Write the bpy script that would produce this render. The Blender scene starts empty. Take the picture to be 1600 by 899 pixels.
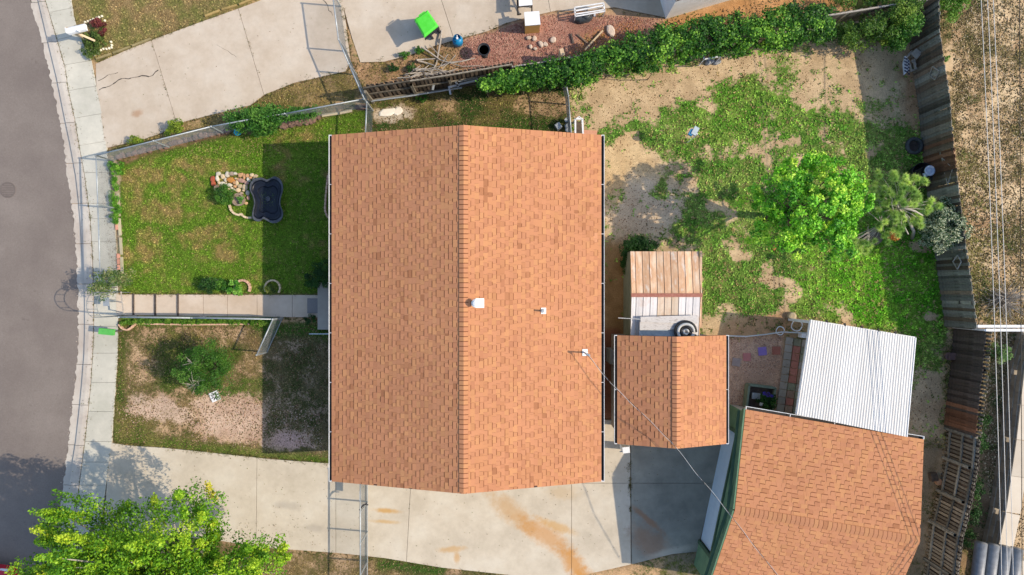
import bpy, math, random
import numpy as np
from mathutils import Vector, Matrix

sc = bpy.context.scene
COL = sc.collection
RD = random.Random(11)
RG = np.random.default_rng(11)

# ------------------------------------------------------------------ camera, sky, sun, exposure
CAM_H = 25.5                       # a drone looking straight down from 25.5 m, 24 mm lens
F = 1066.667
cam = bpy.data.cameras.new('camera')
cam.lens = 24.0
cam.sensor_width = 36.0
cam.clip_end = 2000
cam_o = bpy.data.objects.new('camera', cam)
cam_o.location = (0, 0, CAM_H)
COL.objects.link(cam_o)
sc.camera = cam_o

world = bpy.data.worlds.new("World")
sc.world = world
world.use_nodes = True
sky = world.node_tree.nodes.new('ShaderNodeTexSky')
sky.sky_type = 'NISHITA'
sky.sun_disc = False
SUN_DIR = Vector((1.0, -0.085, 0.85)).normalized()
sky.sun_elevation = math.asin(SUN_DIR.z)
sky.sun_rotation = math.atan2(SUN_DIR.x, SUN_DIR.y)
bg = world.node_tree.nodes['Background']
world.node_tree.links.new(sky.outputs[0], bg.inputs[0])
bg.inputs[1].default_value = 0.15
sun = bpy.data.lights.new('sun', 'SUN')
sun.energy = 2.75
sun.angle = math.radians(0.5)
sun.color = (1.0, 0.87, 0.70)
sun_o = bpy.data.objects.new('sun', sun)
sun_o.rotation_euler = SUN_DIR.to_track_quat('Z', 'Y').to_euler()
COL.objects.link(sun_o)
sc.view_settings.view_transform = 'Standard'
sc.view_settings.look = 'None'
sc.view_settings.gamma = 1
sc.view_settings.exposure = 0.76
sc.cycles.max_bounces = 6

# ------------------------------------------------------------------ helpers
def P(px, py, z=0.0):
    """A surveyed point: plan reading (px, py) taken at height z -> metres."""
    k = (CAM_H - z) / F
    return Vector(((px - 800) * k, (449.5 - py) * k, z))

def lin(c):
    c = c / 255.0
    return c / 12.92 if c <= 0.04045 else ((c + 0.055) / 1.055) ** 2.4

def alb(r, g, b, s=1.0):
    """base colour of a surface from its daylight reading"""
    return (min(.85, lin(r) / 1.42 * s), min(.85, lin(g) / 1.42 * s), min(.85, lin(b) / 1.53 * s))

ORG = {}
def _org(o):
    return ORG.get(o.name, Vector((0, 0, 0)))

def tag(o, label=None, cat=None, group=None, kind=None):
    if label: o['label'] = label
    if cat: o['category'] = cat
    if group: o['group'] = group
    if kind: o['kind'] = kind
    return o

def thing(name, label, cat, loc, group=None, kind=None):
    o = bpy.data.objects.new(name, None)
    o.empty_display_size = .2
    o.location = loc
    COL.objects.link(o)
    ORG[o.name] = Vector(loc)
    return tag(o, label, cat, group, kind)

class MB:
    def __init__(s):
        s.v = []; s.f = []; s.t = []
    def face(s, pts, t=.5):
        n = len(s.v)
        s.v += [tuple(p) for p in pts]
        s.f.append(tuple(range(n, n + len(pts)))); s.t.append(t)
        return s
    def add(s, v, f, t=.5):
        n = len(s.v)
        s.v += [tuple(p) for p in v]
        for q in f:
            s.f.append(tuple(n + i for i in q)); s.t.append(t)
        return s
    def box(s, c, size, rz=0.0, t=.5, taper=1.0, M=None):
        c = Vector(c); x, y, z = size[0] / 2, size[1] / 2, size[2] / 2
        R3 = M if M else Matrix.Rotation(rz, 3, 'Z')
        v = []
        for sz in (-1, 1):
            k = taper if sz > 0 else 1.0
            for sx, sy in ((-1, -1), (1, -1), (1, 1), (-1, 1)):
                v.append(c + R3 @ Vector((sx * x * k, sy * y * k, sz * z)))
        return s.add(v, [(0, 3, 2, 1), (4, 5, 6, 7), (0, 1, 5, 4), (1, 2, 6, 5), (2, 3, 7, 6), (3, 0, 4, 7)], t)
    def bar(s, a, b, w, h, t=.5):
        """box beam from a to b, w wide, h high"""
        a = Vector(a); b = Vector(b); d = (b - a).normalized()
        up = Vector((0, 0, 1)) if abs(d.z) < .95 else Vector((0, 1, 0))
        sd = d.cross(up).normalized(); u = sd.cross(d)
        v = []
        for e in (a, b):
            for i, j in ((-1, -1), (1, -1), (1, 1), (-1, 1)):
                v.append(e + sd * (i * w / 2) + u * (j * h / 2))
        return s.add(v, [(0, 1, 2, 3), (7, 6, 5, 4), (0, 4, 5, 1), (1, 5, 6, 2), (2, 6, 7, 3), (3, 7, 4, 0)], t)
    def prism(s, poly, z0, z1, t=.5):
        n = len(poly)
        v = [(p[0], p[1], z0) for p in poly] + [(p[0], p[1], z1) for p in poly]
        f = [tuple(range(n, 2 * n)), tuple(range(n - 1, -1, -1))]
        for i in range(n):
            j = (i + 1) % n
            f.append((i, j, n + j, n + i))
        return s.add(v, f, t)
    def tube(s, pts, r, n=6, t=.5, cap=True):
        pts = [Vector(p) for p in pts]; m = len(pts)
        rr = r if isinstance(r, (list, tuple)) else [r] * m
        v = []
        for i, p in enumerate(pts):
            d = (pts[min(i + 1, m - 1)] - pts[max(i - 1, 0)]).normalized()
            up = Vector((0, 0, 1)) if abs(d.z) < .9 else Vector((1, 0, 0))
            sd = d.cross(up).normalized(); u = sd.cross(d)
            for k in range(n):
                a = 2 * math.pi * k / n
                v.append(p + (sd * math.cos(a) + u * math.sin(a)) * rr[i])
        f = []
        for i in range(m - 1):
            for k in range(n):
                k2 = (k + 1) % n
                f.append((i * n + k, i * n + k2, (i + 1) * n + k2, (i + 1) * n + k))
        if cap:
            f.append(tuple(range(n - 1, -1, -1))); f.append(tuple((m - 1) * n + k for k in range(n)))
        return s.add(v, f, t)
    def lathe(s, c, prof, n=20, t=.5):
        """profile [(r,z)...] turned about the vertical through c"""
        c = Vector(c); v = []; f = []
        for r, z in prof:
            for k in range(n):
                a = 2 * math.pi * k / n
                v.append(c + Vector((r * math.cos(a), r * math.sin(a), z)))
        for i in range(len(prof) - 1):
            for k in range(n):
                k2 = (k + 1) % n
                f.append((i * n + k, i * n + k2, (i + 1) * n + k2, (i + 1) * n + k))
        f.append(tuple((len(prof) - 1) * n + k for k in range(n)))
        f.append(tuple(range(n - 1, -1, -1)))
        return s.add(v, f, t)
    def rock(s, c, rx, ry, rz, rot=0, t=.5, seed=0, n=9):
        """flattish irregular stone, rounded at its shoulders"""
        r = random.Random(seed); c = Vector(c)
        rad = [r.uniform(.82, 1.12) for _ in range(n)]
        ca, sa = math.cos(rot), math.sin(rot); v = []
        for k, z in ((1.0, 0.0), (1.04, .5), (.86, .88), (.5, 1.0)):
            for i in range(n):
                a = 2 * math.pi * i / n
                x = math.cos(a) * rx * rad[i] * k; y = math.sin(a) * ry * rad[i] * k
                v.append(c + Vector((x * ca - y * sa, x * sa + y * ca, z * rz * r.uniform(.93, 1.05))))
        f = []
        for i in range(3):
            for k in range(n):
                k2 = (k + 1) % n
                f.append((i * n + k, i * n + k2, (i + 1) * n + k2, (i + 1) * n + k))
        f.append(tuple(3 * n + k for k in range(n)))
        return s.add(v, f, t)
    def build(s, name, mat, parent=None, label=None, cat=None, group=None, kind=None, smooth=False, loc=None):
        if parent is not None: o3 = _org(parent)
        elif loc is not None: o3 = Vector(loc)
        elif kind == 'structure' or kind == 'stuff': o3 = Vector((0, 0, 0))
        else:
            a = np.array(s.v); o3 = Vector(((a[:, 0].min() + a[:, 0].max()) / 2, (a[:, 1].min() + a[:, 1].max()) / 2, a[:, 2].min()))
        me = bpy.data.meshes.new(name)
        me.from_pydata([(x - o3.x, y - o3.y, z - o3.z) for x, y, z in s.v], [], s.f)
        me.attributes.new('tint', 'FLOAT', 'FACE').data.foreach_set('value', s.t)
        if smooth:
            me.polygons.foreach_set('use_smooth', [True] * len(me.polygons))
        me.materials.append(mat)
        o = bpy.data.objects.new(name, me)
        COL.objects.link(o)
        if parent is not None:
            o.parent = parent
        else:
            o.location = o3
        ORG[o.name] = o3
        return tag(o, label, cat, group, kind)

def npmesh(name, V, k, mat, parent=None, col=None, label=None, cat=None, group=None, kind=None):
    """V: (N*k,3) world vertices, consecutive k make a face; col (N,3) face colours"""
    V = np.asarray(V, dtype=np.float32).reshape(-1, 3)
    o3 = _org(parent) if parent is not None else Vector((0, 0, 0))
    V = V - np.array(o3, dtype=np.float32)
    n = len(V) // k
    me = bpy.data.meshes.new(name)
    me.vertices.add(len(V)); me.vertices.foreach_set('co', V.ravel())
    me.loops.add(n * k); me.loops.foreach_set('vertex_index', np.arange(n * k, dtype=np.int32))
    me.polygons.add(n)
    me.polygons.foreach_set('loop_start', np.arange(0, n * k, k, dtype=np.int32))
    me.polygons.foreach_set('loop_total', np.full(n, k, dtype=np.int32))
    me.update(calc_edges=True)
    if col is not None:
        c4 = np.ones((n, 4), dtype=np.float32); c4[:, :3] = col
        me.attributes.new('col', 'FLOAT_COLOR', 'FACE').data.foreach_set('color', c4.ravel())
    me.materials.append(mat)
    o = bpy.data.objects.new(name, me)
    COL.objects.link(o)
    if parent is not None: o.parent = parent
    ORG[o.name] = o3
    return tag(o, label, cat, group, kind)

# ------------------------------------------------------------------ materials
class NT:
    def __init__(s, name):
        s.m = bpy.data.materials.new(name); s.m.use_nodes = True
        s.t = s.m.node_tree; s.b = s.t.nodes['Principled BSDF']
    def n(s, typ, **kw):
        nd = s.t.nodes.new('ShaderNode' + typ)
        for k, v in kw.items(): setattr(nd, k, v)
        return nd
    def l(s, a, b): s.t.links.new(a, b)
    def val(s, sock, x):
        if isinstance(x, bpy.types.NodeSocket): s.l(x, sock)
        else: sock.default_value = x
    def noise(s, co, scale, detail=5, rough=.6, dist=0):
        nd = s.n('TexNoise'); nd.inputs['Scale'].default_value = scale
        nd.inputs['Detail'].default_value = detail; nd.inputs['Roughness'].default_value = rough
        nd.inputs['Distortion'].default_value = dist
        s.l(co, nd.inputs['Vector']); return nd.outputs['Fac']
    def math(s, op, a, b=0.0, clamp=False):
        nd = s.n('Math', operation=op); nd.use_clamp = clamp
        s.val(nd.inputs[0], a); s.val(nd.inputs[1], b); return nd.outputs[0]
    def mix(s, f, a, b, blend='MIX'):
        nd = s.n('Mix', data_type='RGBA', blend_type=blend)
        s.val(nd.inputs[0], f)
        s.val(nd.inputs[6], a if isinstance(a, bpy.types.NodeSocket) else (*a, 1)); s.val(nd.inputs[7], b if isinstance(b, bpy.types.NodeSocket) else (*b, 1))
        return nd.outputs[2]
    def ramp(s, f, stops):
        nd = s.n('ValToRGB'); e = nd.color_ramp.elements
        e[0].position = stops[0][0]; e[0].color = (*stops[0][1], 1)
        e[1].position = stops[-1][0]; e[1].color = (*stops[-1][1], 1)
        for p, c in stops[1:-1]:
            q = e.new(p); q.color = (*c, 1)
        s.l(f, nd.inputs[0]); return nd.outputs[0]
    def scale(s, col, f):
        nd = s.n('VectorMath', operation='SCALE'); s.l(col, nd.inputs[0]); s.val(nd.inputs['Scale'], f); return nd.outputs[0]
    def sstep(s, f, a, b):
        nd = s.n('MapRange', interpolation_type='SMOOTHSTEP'); s.val(nd.inputs[0], f)
        s.val(nd.inputs[1], a); s.val(nd.inputs[2], b); return nd.outputs[0]
    def bump(s, h, strength, dist=.02):
        nd = s.n('Bump'); nd.inputs['Strength'].default_value = strength; nd.inputs['Distance'].default_value = dist
        s.l(h, nd.inputs['Height']); s.l(nd.outputs[0], s.b.inputs['Normal'])
    def out(s, col, rough=.85, metal=0, spec=.3):
        s.val(s.b.inputs['Base Color'], col if isinstance(col, bpy.types.NodeSocket) else (*col, 1))
        s.val(s.b.inputs['Roughness'], rough)
        s.b.inputs['Metallic'].default_value = metal; s.b.inputs['Specular IOR Level'].default_value = spec
        return s.m

def pm(name, cols, scale=6, rough=.85, metal=0, spec=.3, tint=.5, objvar=.0, bscale=60, bump=.3, stretch=(1, 1, 1), fine=.12, co='Object'):
    """procedural material: noise ramp x fine grain x per-face tint x per-object variation"""
    k = NT(name)
    tc = k.n('TexCoord'); mp = k.n('Mapping'); mp.inputs['Scale'].default_value = stretch
    k.l(tc.outputs[co], mp.inputs[0]); v = mp.outputs[0]
    if len(cols) == 1: cols = [(0, tuple(c * .88 for c in cols[0])), (1, tuple(min(1, c * 1.1) for c in cols[0]))]
    elif not isinstance(cols[0][0], (int, float)) or len(cols[0]) == 3: cols = [(.3 + .4 * i / (len(cols) - 1), c) for i, c in enumerate(cols)]
    c = k.ramp(k.noise(v, scale, 6), cols)
    g = k.noise(v, bscale, 3, .7)
    f = k.math('ADD', k.math('MULTIPLY', k.math('SUBTRACT', g, .5), fine * 2), 1.0)
    if tint:
        a = k.n('Attribute', attribute_name='tint')
        f = k.math('MULTIPLY', f, k.math('ADD', k.math('MULTIPLY', k.math('SUBTRACT', a.outputs['Fac'], .5), tint * 2), 1.0))
    if objvar:
        oi = k.n('ObjectInfo')
        f = k.math('MULTIPLY', f, k.math('ADD', k.math('MULTIPLY', k.math('SUBTRACT', oi.outputs['Random'], .5), objvar * 2), 1.0))
    if bump: k.bump(g, bump, .01)
    return k.out(k.scale(c, f), rough, metal, spec)

def leafmat(name, rough=.55, trans=.25, spec=.3):
    k = NT(name)
    a = k.n('Attribute', attribute_name='col')
    tc = k.n('TexCoord')
    g = k.noise(tc.outputs['Object'], 30, 3)
    c = k.scale(a.outputs['Color'], k.math('ADD', k.math('MULTIPLY', g, .5), .75))
    k.out(c, rough, 0, spec)
    tr = k.n('BsdfTranslucent'); k.l(k.scale(c, 1.2), tr.inputs[0])
    mx = k.n('MixShader'); mx.inputs[0].default_value = trans
    k.l(k.b.outputs[0], mx.inputs[1]); k.l(tr.outputs[0], mx.inputs[2])
    k.l(mx.outputs[0], k.t.nodes['Material Output'].inputs[0])
    return k.m

M = {}
M['leaf'] = leafmat('leaf_surface')
M['grass'] = leafmat('grass_blade', .7, .15, .2)
M['bark'] = pm('bark', [(.10, .075, .05), (.22, .17, .12)], 14, stretch=(1, 1, .3), bump=.5)
M['pale_bark'] = pm('pale_bark', [(.30, .26, .21), (.46, .41, .35)], 14, bump=.4)
M['galv'] = pm('galvanised_steel', [(.30, .33, .34), (.44, .47, .48)], 9, rough=.45, metal=.4, tint=.2)
M['wire'] = pm('fence_wire', [(.17, .19, .19), (.27, .29, .29)], 9, rough=.5, metal=.3, tint=.2)
M['white_metal'] = pm('white_painted_metal', [(.62, .62, .60), (.80, .80, .78)], 5, rough=.4, tint=.3)
M['gutter_dark'] = pm('gutter_inside', [(.02, .02, .022), (.05, .045, .04)], 5)
M['black'] = pm('black_plastic', [(.012, .012, .014), (.03, .03, .033)], 8, rough=.5)
M['old_wood'] = pm('weathered_wood', [(.10, .088, .066), (.24, .21, .165)], 7, stretch=(1, 1, 1), objvar=.5, tint=.7, bump=.5)
M['grey_wood'] = pm('grey_weathered_wood', [(.12, .12, .10), (.30, .29, .25)], 7, objvar=.5, tint=.5, bump=.5)
M['dark_wood'] = pm('dark_old_wood', [(.05, .038, .03), (.12, .095, .08)], 7, objvar=.35, tint=.5, bump=.5)
M['red_wood'] = pm('reddish_old_wood', [(.12, .055, .03), (.24, .12, .07)], 7, objvar=.3, tint=.5, bump=.5)
M['brown_wood'] = pm('brown_wood', [(.09, .065, .045), (.21, .155, .11)], 7, objvar=.45, tint=.5, bump=.5)
M['new_wood'] = pm('light_timber', [(.50, .36, .21), (.64, .48, .31)], 7, tint=.4)
M['cable_dark'] = pm('dark_cable', [(.03, .025, .02), (.06, .05, .04)], 5)
M['cable_light'] = pm('bare_cable', [(.45, .45, .44), (.6, .6, .58)], 5)
M['power_wire'] = pm('power_wire', [(.50, .47, .42), (.66, .62, .56)], 5)
M['stone'] = pm('tinted_stone', [(.30, .26, .23), (.45, .38, .34)], 9, objvar=.2, bump=.5, bscale=40)
M['white'] = pm('white_paint', [(.66, .66, .65), (.80, .80, .79)], 5, tint=.3)
# ------------------------------------------------------------------ fields over the plot (plan readings at ground level)
STEP = 2.5
X0, X1, Y0, Y1 = -100, 1702.5, -110, 1007.5
gx = np.arange(X0, X1 + .1, STEP); gy = np.arange(Y0, Y1 + .1, STEP)
GX, GY = np.meshgrid(gx, gy)

def vnoise(x, y, seed):
    r = np.random.default_rng(seed).random((256, 256))
    xi = np.floor(x).astype(int); yi = np.floor(y).astype(int)
    fx = x - xi; fy = y - yi
    fx = fx * fx * (3 - 2 * fx); fy = fy * fy * (3 - 2 * fy)
    a = r[yi % 256, xi % 256]; b = r[yi % 256, (xi + 1) % 256]
    c = r[(yi + 1) % 256, xi % 256]; d = r[(yi + 1) % 256, (xi + 1) % 256]
    return (a * (1 - fx) + b * fx) * (1 - fy) + (c * (1 - fx) + d * fx) * fy

def fbm(x, y, s, seed=0, o=4):
    t = 0; amp = 1; tot = 0
    for i in range(o):
        t = t + amp * vnoise(x / s + 37.1 * i, y / s + 11.7 * i, seed + i); tot += amp
        amp *= .55; s = s / 2.03
    return t / tot

def inside(poly, x, y):
    res = np.zeros(np.shape(x), bool); n = len(poly)
    for i in range(n):
        x1, y1 = poly[i]; x2, y2 = poly[(i + 1) % n]
        if y1 == y2: continue
        c = ((y1 > y) != (y2 > y)) & (x < (x2 - x1) * (y - y1) / (y2 - y1) + x1)
        res ^= c
    return res

def blur(a, r):
    n = max(1, int(round(r / STEP)))
    for _ in range(2):
        for ax in (0, 1):
            p = np.pad(a, [(n, n) if i == ax else (0, 0) for i in (0, 1)], mode='edge')
            c = np.cumsum(p, axis=ax); w = 2 * n + 1
            if ax == 0: a = (np.vstack([c[w - 1:w], c[w:] - c[:-w]])) / w
            else: a = (np.hstack([c[:, w - 1:w], c[:, w:] - c[:, :-w]])) / w
    return a

def pmask(poly, feather=4, wob=0):
    x, y = GX, GY
    if wob:
        x = x + (fbm(GX, GY, 18, 91) - .5) * 2 * wob; y = y + (fbm(GX, GY, 18, 95) - .5) * 2 * wob
    m = inside(poly, x, y).astype(float)
    return blur(m, feather) if feather else m

def blob(cx, cy, rx, ry, rot=0):
    a = math.radians(rot); dx = GX - cx; dy = GY - cy
    u = (dx * math.cos(a) + dy * math.sin(a)) / rx; v = (-dx * math.sin(a) + dy * math.cos(a)) / ry
    d = np.sqrt(u * u + v * v) + (fbm(GX, GY, 26, 51) - .5) * 1.1 + (fbm(GX, GY, 10, 55, 3) - .5) * .5
    return np.clip((1.3 - d) / .6, 0, 1)

def sampler(field):
    def f(px, py):
        i = np.clip(((px - X0) / STEP).astype(int), 0, len(gx) - 1); j = np.clip(((py - Y0) / STEP).astype(int), 0, len(gy) - 1)
        return field[j, i]
    return f

# outlines ---------------------------------------------------------
road_edge = [(30, -110), (45, 0), (60, 50), (75, 112), (87, 165), (96, 212), (102, 265), (108, 305), (112, 335), (116, 375), (119, 425), (120, 470), (120, 520), (119, 555), (115, 600), (110, 645), (105, 690), (98, 750), (91, 815), (82, 900), (70, 1008)]
curb_line = [(45, -110), (59, 0), (76, 72), (88, 122), (100, 182), (109, 225), (118, 275), (122, 310), (125, 345), (127, 385), (130, 425), (132, 470), (132, 520), (131, 555), (127, 605), (123, 645), (118, 690), (110, 740), (103, 790), (97, 825), (88, 900), (76, 1008)]
walk_in = [(58, -110), (71, 0), (89, 60), (102, 105), (107, 140), (117, 185), (123, 222), (132, 270), (138, 315), (142, 345), (144, 385), (146, 425), (147, 470), (147, 525), (145, 560), (142, 605), (138, 645), (133, 690), (126, 745), (119, 800), (114, 830), (104, 900), (92, 1008)]
walk_out = [(98, -110), (111, 0), (116, 35), (130, 75), (144, 103), (151, 142), (159, 180), (165, 218), (170, 262), (176, 315), (179, 345), (182, 385), (184, 425), (185, 470), (185, 525), (184, 560), (181, 605), (178, 645), (175, 690), (168, 745), (161, 800), (156, 830), (146, 900), (134, 1008)]
def poly_between(a, b): return a + b[::-1]
def y_at(line, y):
    for (x1, y1), (x2, y2) in zip(line, line[1:]):
        if y1 <= y <= y2: return x1 + (x2 - x1) * (y - y1) / (y2 - y1)
    return line[-1][0]

road_poly = [(-100, -110)] + road_edge + [(-100, 1008)]
drive_poly = [(174, 692), (200, 696), (260, 700), (300, 704), (420, 717), (514, 724), (560, 735), (700, 735), (938, 700), (938, 655), (962, 655), (1135, 660), (1128, 695), (1090, 862), (1050, 866), (960, 888), (900, 899), (870, 905), (800, 899), (690, 887), (600, 872), (500, 861), (400, 855), (350, 846), (260, 836), (160, 830), (168, 745)]
nb_drive = [(150, 100), (195, 80), (240, 62), (305, 38), (372, 14), (420, -4), (420, -110), (545, -110), (535, -6), (548, 96), (540, 112), (460, 130), (412, 149), (392, 165), (290, 190), (262, 205), (225, 218), (165, 232), (158, 180), (151, 142)]
nb_pad = [(540, -110), (532, -5), (550, 60), (563, 98), (600, 97), (640, 87), (680, 72), (722, 60), (760, 50), (790, 37), (830, 26), (870, 17), (910, 18), (960, 12), (1000, 20), (1040, 28), (1060, -110)]
walkway = [(182, 459), (500, 461), (500, 497), (182, 493)]
lawn = [(180, 252), (240, 236), (335, 212), (450, 196), (570, 172), (570, 215), (545, 240), (545, 458), (190, 458)]
sideyard = [(560, 165), (600, 155), (800, 120), (890, 118), (892, 260), (560, 260)]
backyard = [(890, 118), (1000, 105), (1120, 82), (1300, 55), (1436, 40), (1440, 110), (1446, 225), (1465, 395), (1478, 480), (1480, 560), (1470, 690), (1420, 690), (1420, 520), (1250, 490), (1140, 500), (1090, 530), (938, 560), (938, 250), (892, 240)]
lowyard = [(184, 506), (520, 506), (540, 560), (540, 730), (420, 716), (300, 703), (176, 690), (182, 600)]
alley = [(1436, -110), (1700, -110), (1700, 1008), (1440, 1008), (1450, 820), (1475, 690), (1483, 515), (1466, 395), (1446, 225)]
pink_bed = [(724, 62), (770, 50), (830, 28), (890, 20), (1035, 30), (1040, 45), (960, 68), (880, 100), (800, 112), (740, 116), (715, 100)]
nb_lawn = [(112, -110), (430, -110), (405, -2), (372, 12), (240, 60), (150, 97), (131, 74), (114, 20)]

fN = fbm(GX, GY, 60, 3); fM = fbm(GX, GY, 22, 13); fS = fbm(GX, GY, 9, 23)
soil = np.zeros(GX.shape + (3,)); grass = np.zeros(GX.shape + (3,)); cover = np.zeros(GX.shape)
def setc(field, m, a, b=None, n=None):
    a = np.array(alb(*a)); b = a if b is None else np.array(alb(*b))
    n = fM if n is None else n
    t = np.clip((n - .35) / .3, 0, 1)[..., None]
    c = a * (1 - t) + b * t
    m = np.clip(m, 0, 1)[..., None]
    field[...] = field * (1 - m) + c * m
def setv(m, v):
    global cover
    cover = cover * (1 - np.clip(m, 0, 1)) + v * np.clip(m, 0, 1)

one = np.ones(GX.shape)
setc(soil, one, (178, 148, 115), (205, 170, 132)); setc(grass, one, (108, 118, 62), (140, 132, 80)); setv(one, .35)
# neighbour's front lawn
m = pmask(nb_lawn, 4); setv(m, .93); setc(grass, m, (140, 138, 80), (172, 146, 104), fM); setc(soil, m, (170, 145, 100))
# verge between neighbour's drive and the fence, and dry strip under the stick pile
m = pmask([(255, 205), (392, 160), (412, 146), (460, 126), (545, 108), (575, 150), (450, 180), (330, 205), (180, 250), (165, 235)], 4)
setc(soil, m, (165, 135, 100), (190, 160, 120)); setv(m, .62); setc(grass, m, (128, 122, 68), (165, 142, 92))
m = pmask([(548, 98), (640, 85), (722, 58), (740, 115), (700, 140), (575, 155), (556, 120)], 5)
setc(soil, m, (176, 140, 108), (198, 158, 124)); setv(m, .5); setc(grass, m, (134, 122, 70), (182, 152, 104))
m = pmask(pink_bed, 5, 4); setc(soil, m, (168, 122, 108), (190, 142, 126)); setv(m, .03)
m = blob(945, 68, 60, 22, -25); setc(soil, m, (172, 118, 80), (196, 140, 100)); setv(m, .3); setc(grass, m, (120, 95, 50), (150, 115, 70))
m = pmask([(1040, 30), (1130, 4), (1200, -20), (1420, -40), (1420, 12), (1290, 18), (1150, 40), (1010, 60)], 6)
setc(soil, m, (190, 140, 92), (212, 160, 112)); setv(m, .15); setc(grass, m, (118, 118, 60), (140, 130, 70))
m = pmask([(1180, -60), (1440, -60), (1440, 10), (1300, 18), (1290, 8)], 6); setv(m, .55)
# side yard north of the house
m = pmask(sideyard, 4); setc(soil, m, (170, 140, 108), (196, 164, 128)); setv(m, .80); setc(grass, m, (72, 96, 44), (138, 128, 78), fM)
m = blob(620, 178, 32, 14); setv(m * .8, .12); setc(soil, m, (205, 190, 172)); m = blob(850, 165, 40, 22); setv(m * .8, .25); m = blob(690, 165, 30, 12); setv(m * .6, .3)
m = blob(820, 195, 60, 14); setc(grass, m, (70, 100, 42), (90, 115, 50)); setv(m, .9)
# front lawn
m = pmask(lawn, 3); setc(soil, m, (140, 118, 75), (165, 138, 92)); setv(m, .97)
dry = np.clip((fbm(GX, GY, 40, 61) - .47) * 3.4, 0, 1)
gl = np.array(alb(92, 134, 34)); g2 = np.array(alb(122, 152, 52)); st = np.array(alb(176, 152, 98)); st2 = np.array(alb(146, 132, 72))
lowright = np.clip((GX - 190) / 330 * .55 + (GY - 240) / 220 * .75 - .25, 0, 1)
top_band = pmask([(380, 190), (570, 165), (570, 235), (420, 232), (330, 228)], 8)
d = np.clip(dry * (1.1 - lowright * .95) * (1 - top_band * .7), 0, 1)
for (cx, cy, rx, ry) in ((352, 390, 26, 18), (305, 255, 42, 12), (345, 262, 40, 9), (235, 275, 40, 14), (330, 365, 30, 12), (250, 330, 36, 20), (235, 385, 20, 30), (300, 375, 24, 14), (462, 215, 26, 7)):
    d = np.maximum(d, blob(cx, cy, rx, ry) * .85)
d = np.clip(d * .85 + (fS - .5) * 1.5 * np.clip(d * 4 + .15, 0, 1) + (fbm(GX, GY, 5, 71, 2) - .5) * .5, 0, 1)
lc = gl * (1 - fM[..., None]) + g2 * fM[..., None]
lc = lc * (1 - d[..., None]) + (st2 * (1 - fS[..., None]) + st * fS[..., None]) * d[..., None]
m3 = m[..., None]; grass = grass * (1 - m3) + lc * m3
setv(m * np.clip(d - .75, 0, 1) * 3, .6)
# bed along the north fence of the lawn and along the sidewalk
m = pmask([(175, 250), (335, 207), (395, 186), (500, 172), (505, 186), (440, 203), (340, 218), (240, 243), (185, 262)], 3)
setc(soil, m, (120, 95, 75), (150, 120, 95)); setv(m, .45); setc(grass, m, (95, 112, 52), (130, 120, 70))
m = pmask([(166, 250), (186, 250), (190, 300), (192, 455), (184, 455), (180, 350), (172, 290)], 2); setc(soil, m, (165, 150, 130), (190, 175, 150)); setv(m, .4); setc(grass, m, (90, 130, 45))
# lower front yard
m = pmask(lowyard, 3); setc(soil, m, (190, 156, 124), (214, 180, 146)); setv(m, .55); setc(grass, m, (108, 108, 60), (158, 134, 92))
mm = m * np.clip(blob(245, 575, 75, 45), 0, 1); setv(mm, .55); setc(grass, mm, (110, 110, 62), (140, 124, 80))
mm = m * pmask([(176, 500), (194, 500), (196, 700), (176, 700)], 5, 4); setv(mm, .85); setc(grass, mm, (84, 108, 44), (110, 122, 55))
mm = m * pmask([(176, 668), (240, 682), (300, 690), (420, 703), (545, 712), (545, 735), (176, 700)], 4, 5); setv(mm, .97); setc(grass, mm, (96, 124, 44), (120, 136, 62))
mm = m * pmask([(176, 625), (230, 650), (250, 690), (176, 690)], 10, 6); setv(mm, .8); setc(grass, mm, (104, 122, 52), (140, 132, 76))
mm = m * blob(310, 570, 60, 50); setv(mm, .85); setc(grass, mm, (92, 112, 46), (118, 124, 60))
mm = m * blob(390, 615, 35, 22); setv(mm, .75); setc(grass, mm, (96, 118, 50), (130, 130, 72))
mm = m * blob(375, 655, 75, 36, 8); setc(soil, mm, (204, 172, 152), (222, 192, 172)); setv(mm, .16)
mm = m * blob(250, 640, 50, 20, 10); setc(soil, mm, (200, 172, 154), (218, 190, 170)); setv(mm, .25)
mm = m * pmask([(412, 506), (545, 506), (545, 712), (412, 706)], 6); setv(mm, .66); setc(grass, mm, (100, 104, 62), (142, 128, 96)); setc(soil, mm, (188, 160, 138), (212, 184, 160))
mm = m * pmask([(395, 498), (520, 498), (520, 530), (395, 520)], 6, 4); setv(mm, .95); setc(grass, mm, (84, 122, 50), (92, 128, 50))
mm = m * blob(450, 690, 34, 16); setc(soil, mm, (214, 178, 170)); setv(mm, .15)
mm = pmask([(190, 493), (430, 495), (430, 509), (190, 509)], 2); setv(mm, .9); setc(grass, mm, (96, 140, 44), (120, 150, 52))
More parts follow.
